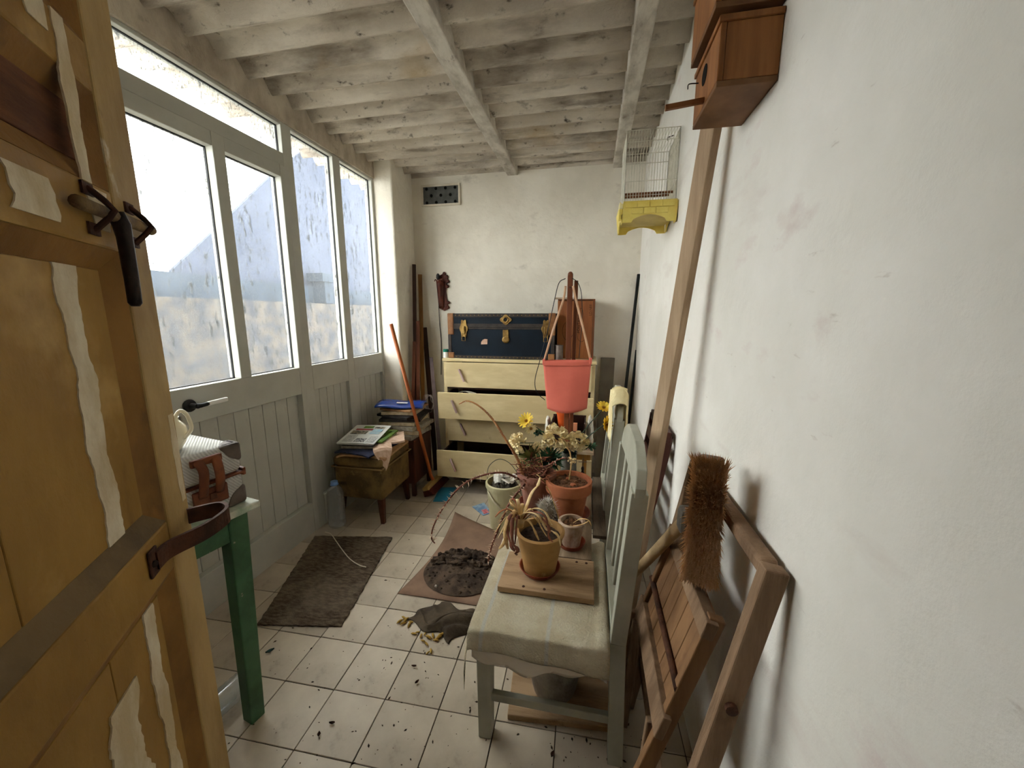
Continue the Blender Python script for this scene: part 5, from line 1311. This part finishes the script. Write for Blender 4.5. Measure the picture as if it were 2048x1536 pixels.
# grey spiny cactus tuft between the pots
p5c = Vector((-.150, 1.475, BZ))
P5 = thing('plant_pot', 'small dark pot with a grey spiny cactus between the clay pots', 'plant pot', p5c, 'plant pots on the boards')
pot(P5, p5c, .036, .046, .075, mat('dark_plastic_pot', (52, 44, 40), rough=.6), soil=M_dksoil, soild=.01)
g = G().blob(p5c + Vector((0, 0, .10)), (.038, .038, .045), 3, .08, 3); cac = g.build('cactus_body', mat('grey_cactus', (120, 112, 96), (84, 78, 64), 20, rough=.9), P5, smooth=True)
g = G()
for i in range(320):
    n_ = Vector((rr.gauss(0, 1), rr.gauss(0, 1), rr.gauss(.3, 1))).normalized(); c_ = p5c + Vector((n_.x * .037, n_.y * .037, .10 + n_.z * .044)); tip = c_ + n_ * rr.uniform(.012, .024) + Vector((rr.uniform(-.006, .006), rr.uniform(-.006, .006), rr.uniform(-.006, .006)))
    s2 = n_.orthogonal().normalized() * .0008; s3 = n_.cross(s2)
    g.add([c_ + s2, c_ - s2 * .5 + s3, c_ - s2 * .5 - s3, tip], [(0, 1, 3), (1, 2, 3), (2, 0, 3)])
k = g.build('spines', mat('grey_spine', (196, 188, 178), rough=.7), cac); k['kind'] = 'stuff'

# ------------------------------------------------------------------ flower vase, flowers, candlestick
vc = Vector((-.088, 1.93, BZ))
M_vase = mat('grey_glass_vase', (132, 134, 124), (104, 106, 98), 6, rough=.2, spec=.6)
tag(G().lathe([(0, 0), (.040, 0), (.043, .02), (.040, .19), (.042, .20), (.038, .20), (.036, .19), (.038, .02), (0, .01)], vc, 28).build('vase', M_vase, smooth=True), 'grey cylindrical glass vase of faded artificial flowers on the board', 'vase')
M_gstem = mat('green_wire_stem', (52, 78, 56), (40, 60, 44), 20, rough=.6)
M_petal = mat('faded_cream_petal', (240, 226, 186), (222, 202, 148), 24, rough=.85)
M_ypetal = mat('yellow_petal', (238, 212, 84), (226, 190, 60), 20, rough=.7)
M_ycore = mat('ochre_flower_core', (176, 128, 40), (140, 96, 30), 40, rough=.9)
def flower(label, x, y, Y, r, kind, seed, dirv=(0, -1, .4)):
    c_ = S(x, y, Y); t = thing('artificial_flower', label, 'flower', c_, 'artificial flowers in the vase')
    rr = random.Random(seed); D = Vector(dirv).normalized(); _, A, B = frame_of(D)
    an_ = seed * .68; top = vc + Vector((.031 * math.cos(an_), .031 * math.sin(an_), .195))
    G().tube(bez([vc + Vector((.026 * math.cos(an_), .026 * math.sin(an_), .03)), top, (top + c_) / 2 + Vector((0, 0, .015)), c_ - D * .004], 5), .0022, 6).build('stem', M_gstem, t, smooth=True)
    g = G()
    if kind == 'pom':
        for i in range(64):
            n_ = (D * rr.uniform(-.25, 1) + A * rr.uniform(-1, 1) + B * rr.uniform(-1, 1)).normalized()
            p = c_ + n_ * r * .35; tip = c_ + n_ * r * rr.uniform(.8, 1.1); s2 = n_.orthogonal().normalized(); s2 = (s2 * math.cos(i) + n_.cross(s2) * math.sin(i)) * r * rr.uniform(.20, .30); n2 = n_.cross(s2).normalized() * r * .10
            g.add([p - s2 * .4, p + s2 * .4, tip * .5 + p * .5 + s2 + n2, tip + s2 * .7, tip + n2, tip - s2 * .7, tip * .5 + p * .5 - s2 + n2], [(0, 1, 2, 6), (6, 2, 3, 4), (6, 4, 5)])
        g.build('petals', M_petal, t, recalc=False)
    else:
        for ring, kk in ((1.0, 15), (.72, 11)):
            for i in range(kk):
                q = 2 * PI * (i + .5 * ring) / kk + rr.uniform(-.08, .08); o_ = A * math.cos(q) + B * math.sin(q); s2 = D.cross(o_) * r * .14
                lift = D * r * (.30 if ring == 1 else .5)
                p0, p1, p2 = c_ + o_ * r * .12, c_ + o_ * r * ring * .65 + lift * .6, c_ + o_ * r * ring + lift
                g.add([p0 - s2 * .5, p0 + s2 * .5, p1 + s2, p2 + s2 * .5, p2 - s2 * .5, p1 - s2], [(0, 1, 2, 5), (5, 2, 3, 4)])
        g.build('petals', M_ypetal if kind == 'daisy' else M_petal, t, recalc=False)
        G().blob(c_ + D * r * .18, (r * .2,) * 3, seed, .1, 2).build('flower_core', M_ycore, t, smooth=True)
    return t
flower('large faded cream pompon flower at the centre of the bouquet', 1112, 875, 1.86, .072, 'pom', 1)
flower('cream pompon flower right of the large centre flower', 1155, 883, 1.87, .056, 'pom', 2, (.3, -1, .3))
flower('cream pompon flower at the far left of the bouquet', 1039, 886, 1.80, .054, 'pom', 3, (-.8, -.6, .2))
flower('small drooping cream flower low in the bouquet', 1080, 897, 1.82, .038, 'pom', 4, (-.2, -1, -.1))
flower('yellow daisy high on the left of the bouquet', 1053, 842, 1.90, .044, 'daisy', 5, (-.3, -.8, .6))
flower('pale closed flower just below the left yellow daisy', 1062, 856, 1.88, .034, 'pale', 6, (.2, -1, -.2))
flower('upper yellow daisy on the right of the bouquet', 1207, 816, 1.86, .038, 'daisy', 7, (.2, -.5, .9))
flower('lower yellow daisy on the right against the cream rag', 1212, 848, 1.80, .040, 'daisy', 8, (.8, -.6, .2))
flower('faded cream flower hanging at the right rim of the vase', 1098, 905, 1.84, .040, 'pom', 9, (.1, -1, -.3))
M_fern = mat('dull_green_plastic_leaf', (66, 108, 76), (44, 76, 54), 18, rough=.6)
def sprig(label, x, y, Y, n_, spread, m, seed, core=None):
    c_ = S(x, y, Y); t = thing('artificial_sprig', label, 'foliage', c_, 'artificial foliage in the vase'); rr = random.Random(seed)
    G().tube(bez([vc + Vector((.014 * math.cos(seed * 1.1), .014 * math.sin(seed * 1.1), .03)), vc + Vector((.016 * math.cos(seed * 1.1), .016 * math.sin(seed * 1.1), .2)), c_], 5), .0018, 5).build('stem', M_gstem, t)
    g = G()
    for i in range(n_):
        d = Vector((rr.gauss(0, 1), rr.gauss(-.3, .8), rr.gauss(.1, .8))).normalized(); l = spread * rr.uniform(.5, 1); p = c_ + d * l * rr.uniform(0, .5); s2 = d.orthogonal().normalized() * .0065
        g.add([p, p + d * l * .5 + s2, p + d * l, p + d * l * .5 - s2], [(0, 1, 2, 3)])
    k = g.build('leaflets', m, t, recalc=False); k['kind'] = 'stuff'
    if core:
        for i in range(core):
            cc_ = c_ + Vector((rr.uniform(-1, 1) * spread * .7, rr.uniform(-.02, 0), rr.uniform(-.7, .3) * spread))
            G().lathe([(0, 0), (.006, 0), (.013, .010), (.012, .012), (.004, .004), (0, .004)], cc_, 10, Matrix.Rotation(PI / 2 + rr.uniform(-.5, .5), 3, 'X')).build('seed_cup', M_redleaf, t, smooth=True)
sprig('dense green plastic foliage in the middle of the vase', 1100, 918, 1.80, 240, .062, M_fern, 1)
sprig('loose yellow-green foliage with brown cups left of the vase', 1062, 918, 1.78, 170, .066, mat('yellow_green_leaf', (120, 122, 70), (84, 92, 52), 16, rough=.7), 2, 5)
sprig('dark green leaf tuft behind the right pompon flower', 1140, 905, 1.90, 60, .04, mat('dark_fern', (30, 52, 38), rough=.6), 3)
sprig('small dark leaves on the right daisy stem', 1180, 893, 1.86, 30, .03, M_fern, 5)
sprig('pale green leaf on the left flower stem', 1076, 866, 1.88, 26, .032, M_fern, 6)
cs = Vector((-.015, 1.965, BZ))
tag(G().lathe([(0, 0), (.034, 0), (.036, .006), (.030, .012), (.030, .018), (.018, .026), (.010, .034), (.013, .046), (.008, .056), (.011, .068), (.006, .080), (.009, .094), (.005, .104), (0, .106)], cs, 20).build('candlestick', mat('black_brown_turned_wood', (48, 32, 24), (34, 22, 16), 14, rough=.5), smooth=True), 'small dark turned wooden candlestick right of the vase', 'candlestick')
g = G().tube([cs + Vector((0, 0, .10)), cs + Vector((.002, 0, .150))], .0022, 6); g.tube([cs + Vector((-.022, 0, .128)), cs + Vector((.022, 0, .132))], .0018, 6)
tag(g.build('wire_cross', M_tin), 'thin bent metal cross stuck in the dark candlestick', 'wire')

# ------------------------------------------------------------------ cream rag over the far chair's back
M_creamrag = mat('cream_old_cloth', (238, 224, 178), (224, 204, 150), 7, rough=.95, bump=.3, bscale=70, spots=(((190, 200, 160), 6, (1, 1, 1), .66, .76),))
def ragover(u, v):
    y0_, y1_ = 1.708, 1.80 + .06 * (1 - v); y = y0_ + (y1_ - y0_) * u
    s = (v - .36) * .62
    x, z = .128 + .022, 1.000
    top = 1.004 - .05 * max(0, (1.77 - y) / .06) 
    ff = .006 * math.sin(u * 12 + v * 9)
    if s < -.018: return Vector((.112 + .03 * s + ff - .006, y, top + s + .018))
    if s > .022: return Vector((.172 + ff, y, top - (s - .022)))
    t = (s + .018) / .04
    return Vector((.112 + .06 * t, y, top + .008 * math.sin(PI * t)))
tag(G().sheet(lambda u, v: ragover(u, v * (.88 + .12 * math.sin(u * 7))), 18, 44, (0, 0, -.004)).build('cream_rag', M_creamrag, smooth=True), 'faded cream cloth draped over the far chair back', 'cloth')

# ------------------------------------------------------------------ pale green bucket
bk = Vector((-.505, 2.245, 0))
M_pail = mat('pale_green_plastic', (198, 190, 152), (180, 170, 130), 5, rough=.5, spots=(((110, 104, 70), 9, (1, 1, .6), .62, .78),))
BK = thing('bucket', 'pale green plastic bucket with wire handle, full of crumpled rubbish', 'bucket', bk)
q0 = S(975, 958, 2.15); 
br_, bt_, bh = .090, .112, .30
G().lathe([(0, 0), (br_, 0), (bt_ - .002, bh - .03), (bt_ + .006, bh - .028), (bt_ + .006, bh - .004), (bt_ + .002, bh), (bt_ - .006, bh), (br_ - .006, .01), (0, .01)], bk, 36).build('bucket_wall', M_pail, BK, smooth=False)
M_wire = mat('dark_wire', (74, 76, 64), rough=.5, metal=.5)
G().tube(bez([bk + Vector((-.112, 0, bh - .015)), bk + Vector((-.108, .03, bh + .075)), bk + Vector((-.045, .05, bh + .125)), bk + Vector((.03, .05, bh + .10)), bk + Vector((.09, .03, bh + .03)), bk + Vector((.112, 0, bh - .015))], 6), .0022, 6).build('handle', M_wire, BK, smooth=True)
G().tube(bez([bk + Vector((-.085, -.08, bh - .04)), bk + Vector((-.03, -.125, bh - .09)), bk + Vector((.04, -.12, bh - .15))], 6), .005, 6).build('grip', mat('pale_grip', (196, 188, 160), rough=.6), BK, smooth=True)
g = G().sheet(lambda u, v: (bk.x + .098 * u * math.cos(2 * PI * v), bk.y + .098 * u * math.sin(2 * PI * v), bh - .035 + .05 * (1 - u) + .012 * math.sin(v * 31 + u * 9)), 8, 30, 0)
G().sheet(lambda u, v: (bk.x + .098 * u * math.cos(2 * PI * v), bk.y + .098 * u * math.sin(2 * PI * v), bh - .035 + .05 * (1 - u) + .012 * math.sin(v * 31 + u * 9)), 8, 30, 0).build('rubbish', mat('grey_rubbish', (92, 86, 74), (58, 52, 44), 20, rough=.9, bump=.6, bscale=60), BK)
for i, (dx_, dy_, rz) in enumerate(((-.02, -.02, .3), (.03, -.03, 1.2), (0, .03, 2.0), (.045, .02, .8), (-.045, .02, 1.7))):
    R3 = Matrix.Rotation(rz, 3, 'Z') @ Matrix.Rotation(.5 - .2 * i, 3, 'X')
    G().sheet(lambda u, v: bk + Vector((dx_, dy_, bh + .02)) + R3 @ Vector(((u - .5) * .075, (v - .5) * .06, .012 * math.sin(u * 5 + i))), 6, 6, .0015).build('paper_scrap', M_np[6] if i % 2 == 0 else M_film, BK)

# ------------------------------------------------------------------ under the near chair: plank, wrapped bucket
tag(G().beam((-.24, 1.20, .011), (.14, 1.23, .011), .30, .022).build('floor_plank', M_plank, bevel=.003), 'thick worn plank lying on the floor beneath the near chair', 'plank')
uc = Vector((-.085, 1.185, .0225))
UB = thing('bucket', 'grey plastic-wrapped bucket under the near chair', 'bucket', uc)
M_wrap = mat('dusty_plastic_wrap', (172, 166, 154), (116, 110, 102), 10, stretch=(1, 1, .7), rough=.5, bump=.9, bscale=16)
G().lathe([(0, 0), (.075, 0), (.080, .02), (.115, .235), (.122, .24), (.122, .255), (.112, .255), (.075, .012), (0, .012)], uc, 40, wob=.02).build('wrapped_wall', M_wrap, UB, smooth=True)
G().lathe([(0, .19), (.095, .19), (.108, .245), (.113, .245), (.113, .262), (.100, .262), (.088, .20), (0, .20)], uc, 32).build('inner_pot', mat('dark_green_plastic', (22, 62, 44), rough=.45), UB, smooth=False)
# sack of rubbish behind the near chair, against the wall side
M_sack = mat('dirty_white_sack', (206, 200, 188), (172, 162, 146), 8, rough=.8, bump=.5, bscale=30, spots=(((120, 100, 78), 12, (1, 1, 1), .62, .72),))
g = G().blob((.240, 1.33, .075), (.075, .10, .10), 12, .07, 3)
for v in g.v: v.z = max(v.z, .001)
tag(g.build('sack', M_sack, smooth=True), 'dirty white sack slumped on the floor behind the near chair', 'sack')
g = G().sheet(lambda u, v: (.168 + .088 * u, 1.21 + .05 * v, .01 + .085 * v + .006 * math.sin(u * 9)), 10, 8, .004)
tag(g.build('plastic_scrap', M_film), 'scrap of white plastic propped before the dirty sack', 'plastic')
# ------------------------------------------------------------------ folded wooden garden chair leaning on the right wall
M_oldwood = mat('grey_brown_old_wood', (146, 118, 92), (112, 88, 66), 5, stretch=(3, 3, .4), rough=.85, bump=.25, bscale=30, bstretch=(5, 5, .6), spots=(((92, 62, 44), 7, (1, 1, .4), .62, .76), ((178, 156, 126), 16, (1, 1, .3), .66, .76)))
M_slat = mat('warm_brown_slat', (140, 104, 70), (112, 80, 52), 5, stretch=(3, 3, .35), rough=.7, bump=.15, bscale=40, spots=(((96, 62, 38), 9, (1, 1, .4), .62, .76),))
FC = thing('folding_chair', 'large weathered wooden folding chair leaning folded against the right wall', 'folding chair', (.26, .94, 0))
def fo(z): return .172 + (.330 - .172) * z / .9           # outer frame plane
def fi(z): return .074 + .285 * z                          # inner frame plane, in front of it
YN, YF = .685, 1.185
for y in (YN, YF):
    rl = G().beam((fo(0), y, 0), (fo(.905), y, .905), .030, .040, (1, 0, 0)).build('side_rail', M_oldwood, FC, bevel=.004)
    for z in (.62, .44):
        G().tube([(fo(z), y - .024, z), (fo(z), y + .022, z)], .011, 12).build('bolt', M_rust, rl)
G().beam((fo(.89) + .002, YN + .017, .89), (fo(.89) + .002, YF - .017, .89), .034, .034).build('top_crossbar', M_oldwood, FC, bevel=.010, seg=3)
G().beam((fo(.2), YN + .017, .2), (fo(.2), YF - .017, .2), .02, .03).build('lower_crossbar', M_oldwood, FC, bevel=.003)
YI0, YI1 = .775, 1.12
for y in (YI0, YI1):
    G().beam((fi(.26), y, .26), (fi(.72), y, .72), .022, .034, (1, 0, 0)).build('seat_rail', M_slat, FC, bevel=.003)
for z, w, h_ in ((.70, .026, .04), (.44, .02, .062)):
    G().beam((fi(z) - .012, YI0 - .022, z), (fi(z) - .012, YI1 + .022, z), w, h_, (.285, 0, 1)).build('seat_crossbar', M_oldwood, FC, bevel=.003)
G().tube([(fi(.535) - .012, YI0 - .01, .535), (fi(.535) - .012, YI1 + .02, .535)], .0085, 10).build('dowel', M_rust, FC, smooth=True)
nsl = 6; w = (YI1 - YI0 - .024) / nsl
for k in range(nsl):
    y = YI0 + .012 + w * (k + .5)
    G().beam((fi(.40), y, .40), (fi(.715), y, .715), w - .0025, .012, (1, 0, 0)).build('seat_slat', M_slat, FC, bevel=.0015)
# thin front legs hinged to the seat, folded down to the floor
for y in (YF - .035, YF - .075):
    G().beam((.150, y, 0), (fi(.40) - .012, y, .40), .018, .030, (1, 0, 0)).build('front_leg', M_oldwood, FC, bevel=.003)
G().beam((.150, YI0 + .03, 0), (fi(.40) - .012, YI0 + .03, .40), .018, .030, (1, 0, 0)).build('front_leg', M_oldwood, FC, bevel=.003)

# ------------------------------------------------------------------ big coir broom, head up, in front of the folding chair
M_coir = mat('coir_bristles', (242, 206, 160), (208, 160, 112), 60, stretch=(4, 4, .6), rough=.95, bump=.5, bscale=150)
BRM = Matrix.Translation((.280, .905, 0)) @ Matrix.Rotation(math.radians(-20), 4, 'Z') @ Matrix.Translation((-.280, -.905, 0))
BR = thing('coir_broom', 'coir broom turned head up against the folding chair', 'broom', (.285, .90, 0))
hx, hy0, hz0, hz1 = .280, .905, .728, 1.045
G().box(hx - .026, hx + .026, hy0, hy0 + .028, hz0 + .01, hz1 - .025).xf(BRM).build('head_block', mat('grey_head_block', (110, 98, 84), (84, 74, 62), 9, rough=.85), BR, bevel=.008)
rr = random.Random(5); g = G()
core = G().box(hx - .028, hx + .028, hy0 - .045, hy0 - .002, hz0 + .005, hz1 - .04); core.xf(BRM).build('bristle_core', M_coir, BR, bevel=.012)
nb_ = 0
for i in range(4200):
    u, v = rr.random(), rr.random()
    x0_, z0_ = hx + (u - .5) * .066, hz0 + (hz1 - hz0 - .03) * v
    out = Vector(((u - .5) * .010 + rr.gauss(0, .0025), -rr.uniform(.046, .052), rr.gauss(0, .004) + .034 * v ** 2 + .004))
    if abs(u - .5) > .46: out.x *= 1.5
    p = Vector((x0_, hy0 - .02, z0_)); q = p + out; s_ = Vector((.0017, 0, .0002)); s3 = Vector((0, .0004, .0017))
    g.add([p - s_ - s3, p + s_ - s3, p + s3, q], [(0, 1, 3), (1, 2, 3), (2, 0, 3)])
k = g.xf(BRM).build('bristles', M_coir, BR, recalc=False); k['kind'] = 'stuff'
hb = Vector((hx - .02, hy0 + .022, .845))
G().obox(hb + Vector((-.012, .012, 0)), (.040, .046, .065)).build('socket', mat('grey_socket', (92, 86, 78), (70, 64, 56), 12, rough=.9, bump=.3, bscale=40), BR, bevel=.012)
he = Vector((.105, 1.66, .016))
M_stick = mat('pale_worn_stick', (186, 160, 120), (156, 128, 92), 6, stretch=(2, .4, 1), rough=.75, bump=.12, bscale=40)
G().tube([hb + Vector((-.012, .02, -.004)), hb.lerp(he, .5), he], [.0155, .0155, .015], 14).build('stick', M_stick, BR, smooth=True)

# ------------------------------------------------------------------ dark slatted folding chair further along the wall
M_dkslat = mat('dark_red_brown_varnish', (74, 34, 24), (52, 24, 16), 6, stretch=(3, 3, .4), rough=.45)
DC = thing('folding_chair', 'dark brown slatted folding chair behind the leaning timber plank', 'folding chair', (.28, 1.85, 0))
def rail_pts(y): return [(.195, y, 0), (.235, y, .30), (.292, y, .60), (.322, y, .78), (.330, y, .85)]
for y in (1.62, 2.0):
    g = G(); q = bez(rail_pts(y), 4)
    for a, b in zip(q[:-1], q[1:]): g.beam(a, b + (b - a) * .05, .022, .034, (1, 0, 0))
    g.build('side_rail', M_dkslat, DC, bevel=.0)
for i in range(6):
    z = .30 + .095 * i; x = .225 + (.318 - .225) * ((z - .3) / .48)
    G().beam((x - .01, 1.632, z), (x - .01, 1.988, z), .012, .055, (.2, 0, 1)).build('back_slat', M_dkslat, DC, bevel=.002)
G().beam((.328, 1.605, .845), (.328, 2.015, .845), .024, .045, (.1, 0, 1)).build('top_rail', M_dkslat, DC, bevel=.004)

# ------------------------------------------------------------------ long plank leaning on the wall
M_lplank = mat('rough_sawn_timber', (188, 162, 132), (158, 132, 104), 5, stretch=(3, 3, .3), rough=.85, bump=.18, bscale=30, bstretch=(6, 6, .6))
tag(G().beam((.190, 1.500, .012), (.318, 1.235, 2.02), .048, .030, (.80, .60, 0)).build('timber_plank', M_lplank, bevel=.002), 'long rough-sawn timber plank leaning against the right wall', 'plank')

# ------------------------------------------------------------------ nest boxes high on the right wall
M_pine = mat('orange_varnished_pine', (158, 104, 58), (126, 78, 40), 5, stretch=(5, 5, .4), rough=.5, bump=.06, bscale=50, spots=(((112, 60, 28), 7, (3, 3, .35), .62, .74), ((84, 44, 22), 22, (1, 1, 1), .72, .77)))
M_pined = mat('darker_pine_underside', (132, 94, 62), (108, 74, 46), 4, stretch=(2, 2, 1), rough=.6, spots=(((96, 66, 40), 5, (1, 1, 1), .58, .75),))
def nestbox(label, x0, x1, y0, y1, z0, z1, hole, slope=0.0):
    t = thing('nest_box', label, 'nest box', (x1, (y0 + y1) / 2, z0), 'wooden nest boxes on the right wall')
    G().box(x0 + .012, x1, y0, y0 + .011, z0 + .0115, z1).build('side_board', M_pine, t, bevel=.0015)
    G().box(x0 + .012, x1, y1 - .011, y1, z0 + .0115, z1).build('side_board', M_pine, t, bevel=.0015)
    G().box(x0, x1, y0, y1, z0, z0 + .011).build('bottom_board', M_pined, t, bevel=.0015)
    fr = G().box(x0, x0 + .0115, y0, y1, z0 + .0115, z1).build('front_board', M_pine, t, bevel=.0015)
    G().box(x0 - .004, x1, y0 - .004, y1 + .004, z1 + .0005, z1 + .012).build('lid', M_pine, t, bevel=.0015)
    if hole:
        ry = Matrix.Rotation(-PI / 2, 3, 'Y')
        G().lathe([(0, 0), (.021, 0), (.021, .0012), (0, .0012)], (x0 + .0002, (y0 + y1) / 2 + .01, z0 + .080), 24, ry).build('entrance_hole', M_hole, fr)
        yp = (y0 + y1) / 2
        G().beam((x0 + .002, yp, z0 + .022), (x0 - .085, yp - .004, z0 + .012), .011, .011).build('perch', mat('perch_wood', (128, 82, 46), rough=.6), t, bevel=.001)
        G().tube(bez([(x0, y1 - .03, z1 - .025), (x0 - .022, y1 - .03, z1 - .025), (x0 - .024, y1 - .03, z1 - .036)], 4), .0014, 6).build('hook', M_iron, t)
    return t
nestbox('lower pine nest box with round entrance hole and perch on the right wall', .240, XR - .001, .970, 1.166, 1.810, 1.928, True)
nestbox('upper pine nest box at the top edge above the lower one', .225, XR - .001, .965, 1.166, 1.952, 2.09, False)

# ------------------------------------------------------------------ bird cage
M_cagew = mat('pale_cage_wire', (220, 216, 200), (196, 192, 174), 30, rough=.5)
M_tray = mat('yellow_plastic_tray', (240, 222, 124), (226, 202, 96), 8, rough=.45)
M_perch = mat('brown_cage_perch', (132, 84, 48), (104, 62, 34), 10, rough=.6)
cx0, cx1, cy0, cy1, cz0, cz1 = .128, .345, 1.90, 2.16, 1.835, 2.125
CG = thing('bird_cage', 'wire bird cage with yellow plastic tray hung on the right wall', 'bird cage', (cx1, 2.03, 1.75))
def wires(name, pts_list, r=.0011):
    g = G()
    for p, q in pts_list: g.tube([p, q], r, 5)
    k = g.build(name, M_cagew, CG); return k
def rangef(a, b, n): return [a + (b - a) * i / (n - 1) for i in range(n)]
zr = cz1 - .045                                        # shoulders where the sloped roof begins
wn_ = 19
# each side panel of wires is one part
wires('front_wires', [((x, cy0, cz0), (x, cy0, cz1 - .002)) for x in rangef(cx0, cx1, wn_)])
wires('back_wires', [((x, cy1, cz0), (x, cy1, cz1)) for x in rangef(cx0, cx1, wn_)])
wires('side_wires', [((cx0, y, cz0), (cx0, y, cz1)) for y in rangef(cy0, cy1, wn_)])
wires('wall_side_wires', [((cx1, y, cz0), (cx1, y, cz1)) for y in rangef(cy0, cy1, wn_)])
wires('roof_wires', [((x, cy0, cz1), (x, cy1, cz1)) for x in rangef(cx0, cx1, wn_)])
for z in (cz0, cz0 + .085, zr, cz1):
    wires('cross_wire', [((cx0, cy0, z), (cx1, cy0, z)), ((cx1, cy0, z), (cx1, cy1, z)), ((cx1, cy1, z), (cx0, cy1, z)), ((cx0, cy1, z), (cx0, cy0, z))], .0017)
for z, y in ((cz0 + .055, cy0 + .08), (cz0 + .070, cy0 + .18)):
    G().tube([(cx0, y, z), (cx1, y, z)], .0055, 10).build('perch', M_perch, CG)
# stepped yellow tray with scalloped lower edge
def tray_side(p, q, n_out):
    p, q = Vector(p), Vector(q); d = q - p; n = 24
    poly = [(0, .088), (1, .088), (1, .0)]
    for i in range(n + 1):
        t = 1 - i / n; poly.append((t, .010 + .022 * math.sin(PI * max(0, min(1, (t - .18) / .64))) ** .8 if .18 < t < .82 else .0))
    return G().prism(poly, lambda u, v, dd: p + d * u + Vector((0, 0, v)) + Vector(n_out) * (dd + (.010 if v > .05 else 0)), 0, .004)
zt0 = cz0 - .088
for p, q, n_out in (((cx0 - .004, cy0 - .004, zt0), (cx1 + .004, cy0 - .004, zt0), (0, -1, 0)), ((cx0 - .004, cy1 + .004, zt0), (cx0 - .004, cy0 - .004, zt0), (-1, 0, 0)),
                    ((cx1 + .004, cy0 - .004, zt0), (cx1 + .004, cy1 + .004, zt0), (.6, 0, 0)), ((cx0 - .004, cy1 + .004, zt0), (cx1 + .004, cy1 + .004, zt0), (0, 1, 0))):
    tray_side(p, q, n_out).build('tray_wall', M_tray, CG)
G().box(cx0, cx1, cy0, cy1, zt0 + .035, zt0 + .040).build('tray_bottom', mat('dirty_tray_bottom', (206, 186, 110), (180, 158, 88), 8, rough=.6), CG)
g = G()
for r_ in range(2):
    for k in range(4 if r_ == 0 else 3):
        a = cx0 + .004 + (cx1 - cx0 - .008) * ((k + .5 * r_) / 4)
        G().box(a + .001, a + (cx1 - cx0 - .008) / 4 - .001, cy0 - .0135 - .006, cy0 - .0135, zt0 + .060 - r_ * .026, zt0 + .084 - r_ * .026).build('tray_brick', M_tray, CG, bevel=.002)
for i in range(3):
    G().box(cx0 - .022, cx0 - .004, cy0 - .012 + i * .004, cy0 + .02, zt0 + .058 - i * .022, zt0 + .082 - i * .022).build('tray_corner_brick', mat('cream_tray_corner', (240, 228, 170), rough=.5) if i == 0 else M_tray, CG, bevel=.003)
G().tube([(cx1 - .001, 2.03, cz1 + .02), (cx1 - .03, 2.03, cz1 + .012), (cx1 - .03, 2.03, cz1)], .0022, 6).build('hook', M_iron, CG)
